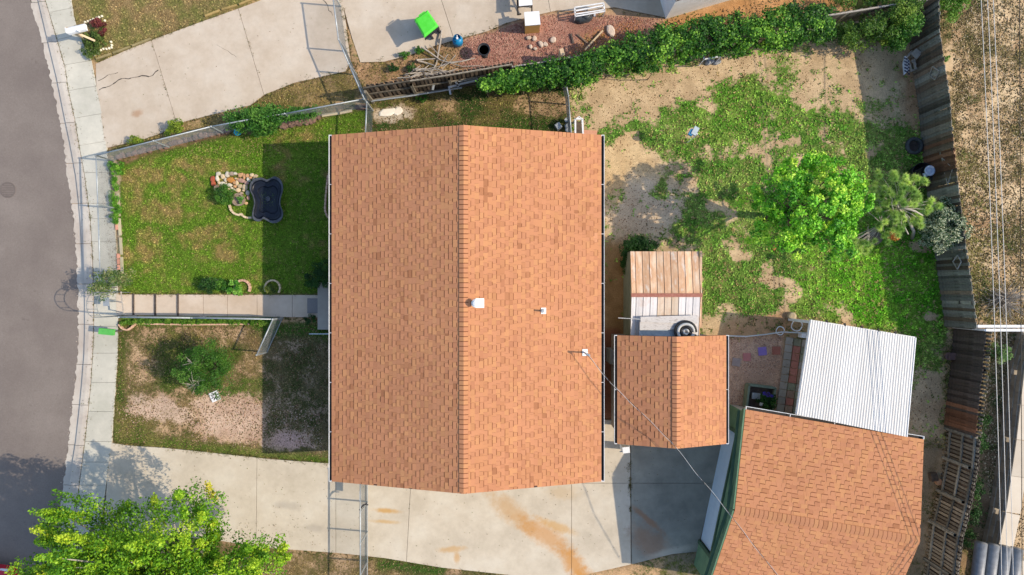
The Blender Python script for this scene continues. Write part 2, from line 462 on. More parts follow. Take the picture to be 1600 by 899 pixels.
# back yard
m = pmask(backyard, 4); setc(soil, m, (200, 172, 138), (224, 196, 160)); setv(m, .50); setc(grass, m, (106, 150, 58), (146, 172, 84))
for (cx, cy, rx, ry, ro, v) in ((1150, 185, 105, 48, -6, .93), (1050, 205, 100, 26, -4, .82), (1000, 190, 70, 26, 0, .68), (1310, 210, 70, 60, 0, .78), (1250, 130, 60, 30, 0, .5), (1120, 300, 62, 50, 0, .92), (1110, 355, 60, 40, 0, .93),
                                (1180, 450, 95, 55, 0, .86), (1330, 450, 130, 72, 0, .97), (1240, 420, 150, 60, 0, .93), (1440, 450, 48, 130, 0, .96), (1025, 297, 26, 26, 0, .86), (1420, 235, 34, 52, 0, .86), (1395, 290, 60, 60, 0, .85), (1260, 330, 130, 90, 0, .9),
                                (1380, 175, 40, 24, 0, .5), (1120, 110, 22, 14, 0, .7), (1090, 60, 60, 20, 0, .6), (1440, 560, 30, 40, 0, .8)):
    b = m * blob(cx, cy, rx, ry, ro); setv(b, v)
b = m * blob(1370, 440, 120, 90); setc(grass, b, (100, 168, 40), (138, 188, 62))
b = m * blob(1160, 180, 120, 60); setc(grass, b, (106, 156, 52), (144, 176, 78))
for (cx, cy, rx, ry, ro, v) in ((985, 265, 44, 40, 0, .02), (1005, 335, 55, 24, 0, .06), (950, 160, 34, 36, 0, .12), (1030, 140, 80, 22, -4, .2), (1130, 108, 80, 16, -12, .12), (1300, 92, 70, 26, -10, .2), (1290, 140, 50, 30, 0, .3), (1385, 110, 60, 40, 0, .22),
                                (1255, 250, 18, 10, 0, .2), (1160, 400, 16, 8, 0, .25), (1215, 440, 18, 10, 0, .3), (1180, 505, 50, 12, 0, .15), (1240, 460, 14, 18, 0, .3), (950, 400, 20, 30, 0, .2), (960, 370, 20, 14, 0, .3), (1430, 172, 20, 26, 0, .15),
                                (1448, 640, 34, 60, 0, .14), (1436, 385, 16, 10, 0, .2), (1455, 495, 14, 8, 0, .1), (1075, 290, 16, 10, 0, .2), (1120, 320, 20, 10, 0, .3)):
    b = m * blob(cx, cy, rx, ry, ro); setv(b, v)
b = m * blob(970, 270, 55, 60); setc(soil, b, (214, 182, 140), (228, 198, 156))
b = m * blob(1010, 330, 60, 45); setc(soil, b, (214, 190, 164), (226, 204, 178))
b = m * pmask([(938, 380), (985, 380), (985, 560), (938, 560)], 6); setc(soil, b, (168, 132, 90), (190, 152, 108)); setv(b, .18)
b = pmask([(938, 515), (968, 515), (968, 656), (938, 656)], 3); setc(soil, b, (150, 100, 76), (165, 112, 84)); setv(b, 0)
b = blob(1440, 150, 26, 200); b = b * m; setc(soil, b, (180, 138, 104), (200, 160, 124))
m = pmask(backyard, 4); setv(m * (cover > .8), .80); cover = np.clip(cover - m * np.clip((fbm(GX, GY, 30, 221) - .52) * 4, 0, 1) * (GX < 1340) * .45, 0, 1)
# neighbour's gravel patio and the strip beyond
m = pmask([(1120, 528), (1225, 520), (1225, 700), (1120, 700)], 2); setc(soil, m, (205, 168, 146), (222, 186, 162)); setv(m, 0)
m = pmask([(1136, 498), (1240, 488), (1236, 524), (1136, 530)], 4); setc(soil, m, (196, 152, 116), (208, 166, 128)); setv(m, .35)
m = pmask([(1420, 690), (1475, 690), (1452, 830), (1440, 1008), (1400, 1008), (1430, 850)], 4); setc(soil, m, (165, 145, 118), (186, 165, 138)); setv(m, .35); setc(grass, m, (120, 122, 72))
# alley
m = pmask(alley, 5); setc(soil, m, (210, 178, 140), (234, 206, 168)); setv(m, .45); setc(grass, m, (122, 112, 72), (158, 136, 96), fS)
b = m * np.clip((fbm(GX, GY, 40, 211) - .42) * 5, 0, 1); setc(grass, b, (98, 104, 58), (128, 116, 78)); setc(soil, b, (176, 142, 108), (200, 166, 130)); setv(b * .8, .62)
b = m * blob(1520, 350, 40, 90); setv(b, .5); setc(grass, b, (112, 122, 62), (150, 140, 84)); b = m * blob(1530, 460, 40, 60); setv(b, .6); setc(grass, b, (104, 116, 58), (130, 128, 70))
b = m * pmask([(1485, 500), (1600, 515), (1575, 700), (1540, 860), (1480, 899), (1500, 700)], 6); setc(soil, b, (136, 110, 86), (160, 134, 106)); setv(b, .42); setc(grass, b, (76, 104, 56), (110, 110, 66))
b = m * pmask([(1600, 565), (1700, 565), (1700, 1008), (1560, 860), (1578, 700)], 3); setc(soil, b, (205, 176, 142), (222, 195, 162)); setv(b, .1)
# bottom strip
m = pmask([(160, 832), (350, 848), (500, 863), (600, 874), (800, 901), (870, 907), (870, 1008), (160, 1008)], 3); setc(soil, m, (165, 136, 108), (198, 166, 134)); setv(m, .6); setc(grass, m, (112, 108, 66), (156, 134, 92))
b = pmask([(590, 872), (700, 887), (690, 899), (590, 890)], 3, 4); setv(b, .95); setc(grass, b, (78, 110, 44))
b = pmask([(870, 905), (960, 888), (1050, 866), (1092, 862), (1100, 1008), (870, 1008)], 3); setc(soil, b, (196, 160, 124), (220, 180, 140)); setv(b, .35)
b = pmask([(1040, 864), (1092, 862), (1098, 1008), (1010, 1008)], 3); setc(soil, b, (150, 134, 112)); setv(b, .5)

hard = np.zeros(GX.shape)
for pl in (poly_between(curb_line, walk_out), drive_poly, nb_drive, nb_pad, walkway, [(496, 440), (560, 440), (560, 518), (496, 518)]):
    hard = np.maximum(hard, pmask(pl, 0))
cover = np.clip(cover + (fbm(GX, GY, 34, 141, 3) - .5) * .9 * cover * (1 - cover) * 2.2 + (fbm(GX, GY, 14, 151, 3) - .5) * 1.0 * cover * (1 - cover) * 2.0, 0, 1)
cover_paved = cover * (1 - hard)
rd = pmask([(-200, -110)] + [(x + 2, y) for x, y in curb_line] + [(-200, 1008)], 0)
cover_paved *= (1 - rd)
zz = -.06 * (blur(hard, 2) > .45) - rd * .16
zz = zz + (fbm(GX, GY, 50, 77) - .5) * .03 * (1 - hard) * (1 - rd)
cover_s = sampler(cover_paved); gr = sampler(grass[..., 0]); gg = sampler(grass[..., 1]); gb = sampler(grass[..., 2]); zs = sampler(zz)

# ------------------------------------------------------------------ ground sheet (fine over the plot, coarse to the horizon)
def ground_sheet():
    ex = np.array([-24000, -8000, -2500, -800]); ax = np.concatenate([ex, gx, [2400, 4200, 9600, 26000]])
    ay = np.concatenate([ex, gy, [1700, 3400, 9000, 25000]])
    nx, ny = len(ax), len(ay)
    AX, AY = np.meshgrid(ax, ay)
    ii = np.clip(((AX - X0) / STEP).round().astype(int), 0, len(gx) - 1); jj = np.clip(((AY - Y0) / STEP).round().astype(int), 0, len(gy) - 1)
    k = CAM_H / F
    V = np.stack([(AX - 800) * k, (449.5 - AY) * k, zz[jj, ii]], -1).reshape(-1, 3).astype(np.float32)
    i0 = (np.arange(ny - 1)[:, None] * nx + np.arange(nx - 1)[None, :]).ravel()
    Fc = np.stack([i0, i0 + nx, i0 + nx + 1, i0 + 1], -1).astype(np.int32)
    me = bpy.data.meshes.new('ground')
    me.vertices.add(len(V)); me.vertices.foreach_set('co', V.ravel())
    me.loops.add(Fc.size); me.loops.foreach_set('vertex_index', Fc.ravel())
    me.polygons.add(len(Fc)); me.polygons.foreach_set('loop_start', np.arange(0, Fc.size, 4, dtype=np.int32)); me.polygons.foreach_set('loop_total', np.full(len(Fc), 4, dtype=np.int32))
    me.update(calc_edges=True)
    outer = ((AX < X0 - 1) | (AX > X1 + 1) | (AY < Y0 - 1) | (AY > Y1 + 1)).ravel(); cvv = cover[jj, ii].ravel().astype(np.float32); cvv[outer] = .5
    for nm, fld in (('soil', soil), ('grass', grass)):
        c4 = np.ones((len(V), 4), dtype=np.float32); c4[:, :3] = fld[jj, ii].reshape(-1, 3); c4[outer, :3] = alb(190, 160, 126) if nm == 'soil' else alb(120, 126, 70)
        me.attributes.new(nm, 'FLOAT_COLOR', 'POINT').data.foreach_set('color', c4.ravel())
    me.attributes.new('cover', 'FLOAT', 'POINT').data.foreach_set('value', cvv)
    k = NT('yard_ground')
    geo = k.n('NewGeometry'); v = geo.outputs['Position']
    s = k.n('Attribute', attribute_name='soil').outputs['Color']; g = k.n('Attribute', attribute_name='grass').outputs['Color']; c = k.n('Attribute', attribute_name='cover').outputs['Fac']
    n1 = k.noise(v, 8.5, 8, .75); n2 = k.noise(v, 26, 4, .7); n3 = k.noise(v, 70, 3, .7)
    n = k.math('ADD', k.math('MULTIPLY', n1, .55), k.math('MULTIPLY', n2, .45))
    n = k.math('ADD', k.math('MULTIPLY', k.math('SUBTRACT', n, .5), 2.5), .5)
    th = k.math('SUBTRACT', 1.04, k.math('MULTIPLY', c, 1.04))
    fac = k.sstep(n, k.math('SUBTRACT', th, .08), k.math('ADD', th, .08))
    sv = k.math('ADD', 1.0, k.math('ADD', k.math('MULTIPLY', k.math('SUBTRACT', k.noise(v, 3.1, 6, .7), .5), .75), k.math('ADD', k.math('MULTIPLY', k.math('SUBTRACT', n3, .5), 1.1), k.math('MULTIPLY', k.math('SUBTRACT', n2, .5), 1.2))))
    peb = k.n('TexVoronoi'); peb.inputs['Scale'].default_value = 22; k.l(v, peb.inputs['Vector'])
    sv = k.math('MULTIPLY', sv, k.math('ADD', .9, k.math('MULTIPLY', peb.outputs['Distance'], .25)))
    gv = k.math('ADD', .74, k.math('ADD', k.math('MULTIPLY', k.math('SUBTRACT', n2, .5), 3.4), k.math('ADD', k.math('MULTIPLY', k.math('SUBTRACT', n3, .5), 2.0), k.math('MULTIPLY', k.math('SUBTRACT', k.noise(v, 8.0, 5, .7), .5), 1.3))))
    gv = k.math('MAXIMUM', gv, .22)
    k.out(k.mix(fac, k.scale(s, sv), k.scale(g, gv)), .95, 0, .1)
    k.bump(k.math('ADD', k.math('MULTIPLY', n3, .5), k.math('MULTIPLY', fac, .6)), .5, .03)
    me.materials.append(k.m)
    o = bpy.data.objects.new('ground', me); COL.objects.link(o)
    tag(o, kind='structure')
ground_sheet()

# ------------------------------------------------------------------ asphalt, concrete
def asphalt():
    k = NT('asphalt'); v = k.n('NewGeometry').outputs['Position']
    n = k.noise(v, .55, 5, .6); g = k.noise(v, 70, 4, .8); sp = k.noise(v, 34, 2, .5)
    c = k.ramp(n, [(.3, alb(132, 121, 117)), (.55, alb(143, 132, 127)), (.75, alb(153, 142, 137))])
    c = k.scale(c, k.math('ADD', .42, k.math('ADD', k.math('MULTIPLY', g, .60), k.math('MULTIPLY', k.noise(v, 18, 4, .8), .60))))
    c = k.mix(k.sstep(sp, .73, .78), c, alb(205, 190, 180))
    spot = k.noise(v, 2.2, 6, .7); c = k.mix(k.math('MULTIPLY', k.sstep(spot, .62, .70), .4), c, alb(104, 94, 92)); lane = k.noise(v, .22, 3, .5); c = k.scale(c, k.math('ADD', .9, k.math('MULTIPLY', lane, .2)))
    k.out(c, .9, 0, .2); k.bump(g, .5, .01); return k.m
def concrete(name, cols, blots=(), joint=0.0):
    k = NT(name); v = k.n('NewGeometry').outputs['Position']
    n = k.noise(v, .8, 7, .62); g = k.noise(v, 45, 4, .75); m2 = k.noise(v, 4.5, 7, .7)
    c = k.ramp(n, [(.36, alb(*cols[0])), (.5, alb(*cols[1])), (.64, alb(*cols[2]))])
    c = k.scale(c, k.math('ADD', .74, k.math('ADD', k.math('MULTIPLY', g, .24), k.math('MULTIPLY', m2, .28))))
    c = k.mix(k.math('MULTIPLY', k.sstep(k.noise(v, 9, 5, .75), .66, .74), .3), c, alb(150, 138, 128))
    a = k.n('Attribute', attribute_name='tint')
    c = k.scale(c, k.math('ADD', 1.0, k.math('MULTIPLY', k.math('SUBTRACT', a.outputs['Fac'], .5), .5)))
    for (cx, cy, rx, ry, rot, colr, amt) in blots:
        p = P(cx, cy); mp = k.n('Mapping', vector_type='TEXTURE')
        mp.inputs['Location'].default_value = (p.x, p.y, 0); mp.inputs['Rotation'].default_value = (0, 0, -math.radians(rot))
        mp.inputs['Scale'].default_value = (rx * CAM_H / F, ry * CAM_H / F, 1e3)
        k.l(v, mp.inputs[0])
        ln = k.n('VectorMath', operation='LENGTH'); k.l(mp.outputs[0], ln.inputs[0])
        dd = k.math('ADD', ln.outputs['Value'], k.math('MULTIPLY', k.math('SUBTRACT', k.noise(v, 2.6, 7, .75), .5), 1.5))
        dd2 = k.math('SUBTRACT', 1.0, k.sstep(dd, .25, 1.15))
        c = k.mix(k.math('MULTIPLY', dd2, amt), c, colr)
    k.out(c, .85, 0, .25); k.bump(k.math('ADD', g, m2), .3, .008); return k.m
M['asphalt'] = asphalt()
M['walk'] = concrete('grey_sidewalk_concrete', [(206, 202, 190), (217, 212, 201), (228, 222, 210)])
M['curb'] = concrete('kerb_concrete', [(206, 192, 182), (220, 208, 198), (230, 220, 210)])
M['pinkcon'] = concrete('warm_driveway_concrete', [(210, 192, 174), (219, 202, 185), (226, 211, 196)], [(215, 178, 12, 7, -20, alb(178, 130, 90), .6)])
RUST = alb(218, 152, 72)
M['drive'] = concrete('driveway_concrete', [(212, 198, 180), (223, 209, 191), (230, 218, 202)],
    [(800, 800, 60, 20, 38, alb(206, 150, 70), .55), (850, 835, 62, 20, 32, RUST, .65), (895, 880, 44, 18, 52, RUST, .8), (915, 905, 24, 20, 70, RUST, .75), (870, 822, 40, 9, 20, alb(220, 165, 80), .6), (605, 798, 26, 5, 4, alb(215, 160, 70), .75), (600, 815, 28, 4, 4, alb(218, 170, 95), .6),
     (705, 858, 26, 6, -4, alb(215, 165, 95), .6), (714, 872, 6, 12, 0, alb(215, 160, 85), .6), (1015, 850, 45, 26, 40, alb(150, 88, 50), .8), (1010, 815, 45, 6, 40, alb(150, 100, 62), .5), (880, 770, 30, 14, 0, alb(222, 180, 120), .3), (450, 790, 30, 8, 5, alb(165, 155, 148), .35), (490, 825, 20, 8, 5, alb(165, 155, 148), .35)])
M['path'] = concrete('front_path_concrete', [(218, 196, 176), (226, 206, 188), (232, 214, 198)])
M['porch'] = concrete('porch_concrete', [(182, 172, 164), (192, 182, 174), (200, 190, 182)])

def gp(p, z): q = P(p[0], p[1]); return (q.x, q.y, z)
b = MB(); n = len(road_edge)
for (a1, a2) in zip(road_edge, road_edge[1:]):
    b.face([gp((-900, a1[1]), -.085), gp((-900, a2[1]), -.085), gp(a2, -.095), gp(a1, -.095)])
b.face([gp((-900, -110), -.085), gp(road_edge[0], -.095), gp((10, -900), -.095), gp((-900, -900), -.085)])
b.face([gp((-900, 1008), -.085), gp((-900, 2000), -.085), gp((0, 2000), -.095), gp(road_edge[-1], -.095)])
road = b.build('road', M['asphalt'], kind='structure')

def resample(line, y0, y1, n): return [(y_at(line, y0 + (y1 - y0) * i / n), y0 + (y1 - y0) * i / n) for i in range(n + 1)]
# kerb and gutter units: gutter pan rising to a rolled kerb, ragged where asphalt meets it
root = thing('kerb', None, None, P(120, 450), kind='structure')
ys = list(range(-60, 990, 63))
for y0, y1 in zip(ys, ys[1:]):
    b = MB(); N = 16; t = RD.uniform(.42, .58)
    e0 = resample(road_edge, y0 + .35, y1 - .35, N); e1 = resample(curb_line, y0 + .35, y1 - .35, N); e2 = resample(walk_in, y0 + .35, y1 - .35, N)
    lines = []
    for i in range(N + 1):
        j = RD.uniform(-2.2, 1.2)
        lines.append([gp((e0[i][0] + j, e0[i][1]), -.10), gp((e0[i][0] + j, e0[i][1]), -.088), gp((e1[i][0] - 1, e1[i][1]), -.07), gp(e1[i], -.055), gp((e1[i][0] + .6, e1[i][1]), .0), gp(((e1[i][0] + e2[i][0]) / 2, e1[i][1]), .024), gp((e2[i][0] - .7, e2[i][1]), .026), gp((e2[i][0] - .7, e2[i][1]), -.1)])
    for i in range(N):
        for k in range(7): b.face([lines[i][k], lines[i + 1][k], lines[i + 1][k + 1], lines[i][k + 1]], .18 if k == 3 else t)
    for L in (lines[0], lines[-1]): b.face(L, t)
    b.build('kerb_unit', M['curb'], root)
root = thing('sidewalk', None, None, P(165, 450), kind='structure')
ys = [-60, -20, 20, 62, 102, 142, 185, 228, 270, 318, 342, 378, 425, 468, 510, 552, 598, 643, 690, 722, 758, 801, 845, 888, 930]
for y0, y1 in zip(ys, ys[1:]):
    N = 4; dz = RD.uniform(-.006, .006); sl = -7
    i0 = [(x + .5, y) for x, y in resample(walk_in, y0 + .22, y1 - .22, N)]; i1 = [(x - .3, y) for x, y in resample(walk_out, y0 + .22, y1 - .22, N)]
    poly = [(P(x, y).x, P(x, y).y) for x, y in i0] + [(P(x, y + (sl if y < 240 else 0)).x, P(x, y + (sl if y < 240 else 0)).y) for x, y in i1[::-1]]
    MB().prism(poly, -.1, .022 + dz * .5, RD.uniform(.40, .58) if y0 < 185 or y0 > 500 else RD.uniform(.5, .6)).build('slab', M['walk'], root)

def split_poly(poly, cuts):
    """cut a convexish outline by successive lines ((x,y),(x,y)); returns pieces"""
    pieces = [poly]
    for (a, c) in cuts:
        nx_, ny_ = -(c[1] - a[1]), c[0] - a[0]; out = []
        for pl in pieces:
            L, Rr = [], []
            for i in range(len(pl)):
                p, q = pl[i], pl[(i + 1) % len(pl)]
                dp = (p[0] - a[0]) * nx_ + (p[1] - a[1]) * ny_; dq = (q[0] - a[0]) * nx_ + (q[1] - a[1]) * ny_
                (L if dp >= 0 else Rr).append(p)
                if dp * dq < 0:
                    t = dp / (dp - dq); x = (p[0] + (q[0] - p[0]) * t, p[1] + (q[1] - p[1]) * t); L.append(x); Rr.append(x)
            out += [z for z in (L, Rr) if len(z) > 2]
        pieces = out
    return pieces
def inset(poly, d):
    ar = sum(poly[i][0] * poly[(i + 1) % len(poly)][1] - poly[(i + 1) % len(poly)][0] * poly[i][1] for i in range(len(poly)))
    s = 1 if ar > 0 else -1; n = len(poly); out = []
    for i in range(n):
        p0, p1, p2 = poly[i - 1], poly[i], poly[(i + 1) % n]
        def nrm(a, c):
            dx, dy = c[0] - a[0], c[1] - a[1]; L = math.hypot(dx, dy) or 1; return (-dy / L * s, dx / L * s)
        n1 = nrm(p0, p1); n2 = nrm(p1, p2); k = 1 + n1[0] * n2[0] + n1[1] * n2[1]
        if k < .3: k = .3
        out.append((p1[0] + (n1[0] + n2[0]) / k * d, p1[1] + (n1[1] + n2[1]) / k * d))
    return out
def slabs(root, poly, cuts, mat, z=.02, gap=.3, nm='slab', base=-.1, tv=.06):
    for pl in split_poly(poly, cuts):
        pl = inset(pl, gap)
        pts = [(P(x, y).x, P(x, y).y) for x, y in pl]
        MB().prism(pts, base, z + RD.uniform(-.004, .004), .5 + RD.uniform(-tv, tv)).build(nm, mat, root)
root = thing('driveway', None, None, P(600, 800), kind='structure')
left = [(174, 692), (200, 696), (260, 700), (300, 704), (420, 717), (514, 724), (525, 726), (525, 864), (400, 855), (350, 846), (260, 836), (162, 830), (168, 745)]
mid = [(525, 726), (560, 735), (893, 735), (893, 903), (870, 905), (800, 899), (690, 887), (600, 872), (525, 864)]
right = [(893, 720), (938, 700), (938, 656), (1000, 657), (1135, 657), (1128, 695), (1090, 862), (1050, 866), (960, 888), (893, 903)]
slabs(root, left, [((403, 600), (400, 900))], M['drive'])
slabs(root, mid, [((645, 700), (634, 900))], M['drive'])
slabs(root, right[:3] + [(984.5, 657), (985.8, 882), (960, 888), (893, 903)], [((880, 755), (1150, 755))], M['drive'])
M['dark_drive'] = concrete('darker_driveway_concrete', [(150, 147, 138), (166, 162, 152), (182, 178, 166)], [(1015, 848, 48, 28, 40, alb(178, 128, 92), .5), (1012, 812, 45, 6, 40, alb(176, 120, 80), .6), (1050, 862, 50, 8, -14, alb(210, 200, 185), .8)])  # right-hand slabs get a darker tone than the rest of the drive
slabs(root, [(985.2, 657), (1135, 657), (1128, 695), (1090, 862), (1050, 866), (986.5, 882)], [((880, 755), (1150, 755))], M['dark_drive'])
root = thing('neighbour_driveway', None, None, P(350, 120), kind='structure')
slabs(root, nb_drive, [((236, 60), (277, 195)), ((372, 12), (416, 160))], M['pinkcon'])
slabs(root, nb_pad, [((688, -5), (712, 70)), ((855, -10), (862, 30))], M['pinkcon'], z=.016)
root = thing('front_path', None, None, P(340, 477), kind='structure')
slabs(root, [(182, 460), (500, 461), (500, 496.5), (182, 492.5)], [((x, 400), (x, 520)) for x in (209.5, 243.5, 279, 318, 356, 402, 457)], M['path'], z=.024)
for x in (209.5, 243.5, 279):
    MB().box(P(x, 476.5, .0) + Vector((0, 0, .02)), (.055, .84, .09)).build('timber', M['dark_wood'], root)
MB().box(P(489, 478, .03) , (.42, .56, .03)).build('door_mat', pm('grey_mat', [(.18, .165, .155), (.25, .23, .22)], 60), None, 'grey door mat on the path at the foot of the porch', 'mat')
MB().box(P(520, 478, .06), (1.06, 1.76, .26)).build('porch', M['porch'], root)
# cracks and weeds in joints
def weeds_pts(pts, n, spread):
    r = []
    for _ in range(n):
        i = RD.randrange(len(pts) - 1); t = RD.random(); a, c = pts[i], pts[i + 1]
        r.append((a[0] + (c[0] - a[0]) * t + RD.gauss(0, spread), a[1] + (c[1] - a[1]) * t + RD.gauss(0, spread)))
    return np.array(r)
b = MB()
def crack(pts, w=.5):
    pp = []
    for (a, c) in zip(pts, pts[1:]):
        n_ = max(1, int(math.dist(a, c) / 5))
        for i in range(n_): t = i / n_; pp.append((a[0] + (c[0] - a[0]) * t + RD.gauss(0, .7), a[1] + (c[1] - a[1]) * t + RD.gauss(0, .7)))
    pp.append(pts[-1])
    for a, c in zip(pp, pp[1:]):
        L = math.dist(a, c) or 1; nx_, ny_ = -(c[1] - a[1]) / L, (c[0] - a[0]) / L; w1 = w * RD.uniform(.4, 1.2)
        b.face([gp((a[0] + nx_ * w1, a[1] + ny_ * w1), .0268), gp((c[0] + nx_ * w1, c[1] + ny_ * w1), .0268), gp((c[0] - nx_ * w1, c[1] - ny_ * w1), .0268), gp((a[0] - nx_ * w1, a[1] - ny_ * w1), .0268)])
crack([(155, 141), (172, 134), (191, 123), (206, 123), (222, 120), (234, 119), (248, 110)], .7)
crack([(155, 127), (170, 118), (185, 114)], .35); crack([(340, 70), (370, 90)], .2)
crack([(500, -10), (520, 25)], .5)
b.build('crack', M['gutter_dark'], kind='structure')
# ------------------------------------------------------------------ shingle roofs
def shingle_mat(name, c0, c1, c2):
    k = NT(name); v = k.n('NewGeometry').outputs['Position']
    a = k.n('Attribute', attribute_name='tint').outputs['Fac']
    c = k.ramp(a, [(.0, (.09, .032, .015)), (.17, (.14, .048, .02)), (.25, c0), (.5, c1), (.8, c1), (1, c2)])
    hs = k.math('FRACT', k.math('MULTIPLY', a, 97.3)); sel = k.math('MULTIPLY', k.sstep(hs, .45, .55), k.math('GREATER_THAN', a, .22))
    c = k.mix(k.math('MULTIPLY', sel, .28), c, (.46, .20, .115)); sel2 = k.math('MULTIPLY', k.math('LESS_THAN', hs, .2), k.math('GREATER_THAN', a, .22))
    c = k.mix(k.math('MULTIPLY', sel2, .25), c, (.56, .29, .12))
    g = k.noise(v, 60, 3, .8); w = k.noise(v, .7, 4, .6)
    c = k.scale(c, k.math('ADD', .72, k.math('ADD', k.math('MULTIPLY', g, .34), k.math('MULTIPLY', w, .24))))
    k.out(c, .92, 0, .15); k.bump(g, .3, .006); return k.m
M['shingle'] = shingle_mat('terracotta_shingle', (.37, .160, .076), (.465, .212, .101), (.57, .288, .144))
M['felt'] = pm('roof_felt', [(.06, .03, .02), (.1, .05, .035)], 10)

def roof_slope(root, O, A, B, La, Lb, expo=.14, singles=999, name='shingle', lap=0.0):
    """courses of laminated shingles; O eave corner, A unit along eave, B unit up the slope"""
    N = A.cross(B).normalized()
    if N.z < 0: N = -N
    def W(a, b, n): return O + A * a + B * b + N * n
    nc = int(math.ceil((Lb - .02) / expo)); strips = []
    for i in range(nc):
        b0 = i * expo; b1 = min(b0 + expo + .015, Lb)
        a = -RD.uniform(0, .9)
        while a < La:
            e = a + 1.0; s0, s1 = max(0, a), min(La, e)
            if s1 - s0 > .06:
                m = MB(); x = s0; thick = RD.random() < .5
                base = RD.gauss(.5, .05)
                while x < s1 - .01:
                    x2 = min(s1, x + RD.uniform(.12, .25))
                    if s1 - x2 < .06: x2 = s1
                    th = .015 if thick else .005
                    if i == 0: th = .012
                    r_ = RD.random()
                    t = base + RD.gauss(0, .085) + (.12 if r_ < .12 else (-.10 if r_ > .9 else 0)); t = min(1, max(.24, t))
                    g_ = .0022
                    m.face([W(x + g_, b0, th), W(x2 - g_, b0, th), W(x2 - g_, b1, .003), W(x + g_, b1, .003)], t)
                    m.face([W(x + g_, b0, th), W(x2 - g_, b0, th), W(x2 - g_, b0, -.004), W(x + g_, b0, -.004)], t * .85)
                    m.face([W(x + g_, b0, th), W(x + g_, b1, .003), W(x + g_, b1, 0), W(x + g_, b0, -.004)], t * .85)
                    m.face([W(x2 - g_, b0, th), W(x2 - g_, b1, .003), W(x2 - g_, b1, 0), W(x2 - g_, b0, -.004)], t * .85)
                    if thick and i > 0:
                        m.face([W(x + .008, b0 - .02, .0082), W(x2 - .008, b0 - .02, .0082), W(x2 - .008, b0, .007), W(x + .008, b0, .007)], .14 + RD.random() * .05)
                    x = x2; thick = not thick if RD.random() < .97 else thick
                strips.append(m)
            a = e
    # felt deck under the shingles
    MB().face([W(0, 0, -.006), W(La, 0, -.006), W(La, Lb, -.006), W(0, Lb, -.006)]).face([W(0, 0, -.12), W(La, 0, -.12), W(La, Lb, -.12), W(0, Lb, -.12)]).face([W(0, 0, -.006), W(La, 0, -.006), W(La, 0, -.12), W(0, 0, -.12)]).face([W(0, 0, -.006), W(0, Lb, -.006), W(0, Lb, -.12), W(0, 0, -.12)]).face([W(La, 0, -.006), W(La, Lb, -.006), W(La, Lb, -.12), W(La, 0, -.12)]).build('roof_deck', M['felt'], root)
    strips.reverse()              # nearest the ridge first
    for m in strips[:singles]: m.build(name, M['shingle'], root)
    if strips[singles:]:
        big = MB()
        for m in strips[singles:]:
            n0 = len(big.v); big.v += m.v; big.f += [tuple(n0 + j for j in q) for q in m.f]; big.t += m.t
        big.build('lower_shingles', M['shingle'], root, kind='stuff')

def ridge_caps(root, R0, R1, B1, B2, w=.15, e=.153):
    """B1, B2: unit directions down the two slopes"""
    A = (R1 - R0).normalized(); L = (R1 - R0).length; n = int(L / e)
    for i in range(n):
        s = R0 + A * (i * e); f = R0 + A * min(L, (i + 1) * e + .03); u = Vector((0, 0, 1)); t = min(1, max(.3, RD.gauss(.55, .08)))
        h0, h1 = .038, .020
        m = MB()
        for Bq in (B1, B2):
            ww = w + RD.uniform(-.006, .006)
            m.face([f + u * h0, f + Bq * ww + u * h0, s + Bq * ww + u * h1, s + u * h1], t)
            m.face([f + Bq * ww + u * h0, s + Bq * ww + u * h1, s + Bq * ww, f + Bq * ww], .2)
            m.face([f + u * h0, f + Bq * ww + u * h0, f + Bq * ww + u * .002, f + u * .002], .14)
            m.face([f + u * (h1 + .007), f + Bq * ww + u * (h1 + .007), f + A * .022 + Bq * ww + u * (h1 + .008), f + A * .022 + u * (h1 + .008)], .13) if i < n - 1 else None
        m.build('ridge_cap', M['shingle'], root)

def gable_roof(root, TL, A, La, D, half, ze, zr, singles, second=True, over=.0, capdir=1):
    """TL eave corner (x,y), A along eave, D across the roof (2D unit vectors), half = half span"""
    A3 = Vector((A[0], A[1], 0)).normalized(); D3 = Vector((D[0], D[1], 0)).normalized()
    O1 = Vector((TL[0], TL[1], ze)); Bu = (D3 * half + Vector((0, 0, zr - ze))); Lb = Bu.length; Bu.normalize()
    roof_slope(root, O1, A3, Bu, La, Lb, singles=singles)
    O2 = Vector((TL[0], TL[1], ze)) + D3 * 2 * half; Bd = (-D3 * half + Vector((0, 0, zr - ze))).normalized()
    if second: roof_slope(root, O2, A3, Bd, La, Lb, singles=singles)
    R0 = O1 + Bu * Lb; R1 = R0 + A3 * La
    if capdir < 0: R0, R1 = R1, R0
    ridge_caps(root, R0, R1, -Bu, -Bd)
    return O1, O2, R0, R1

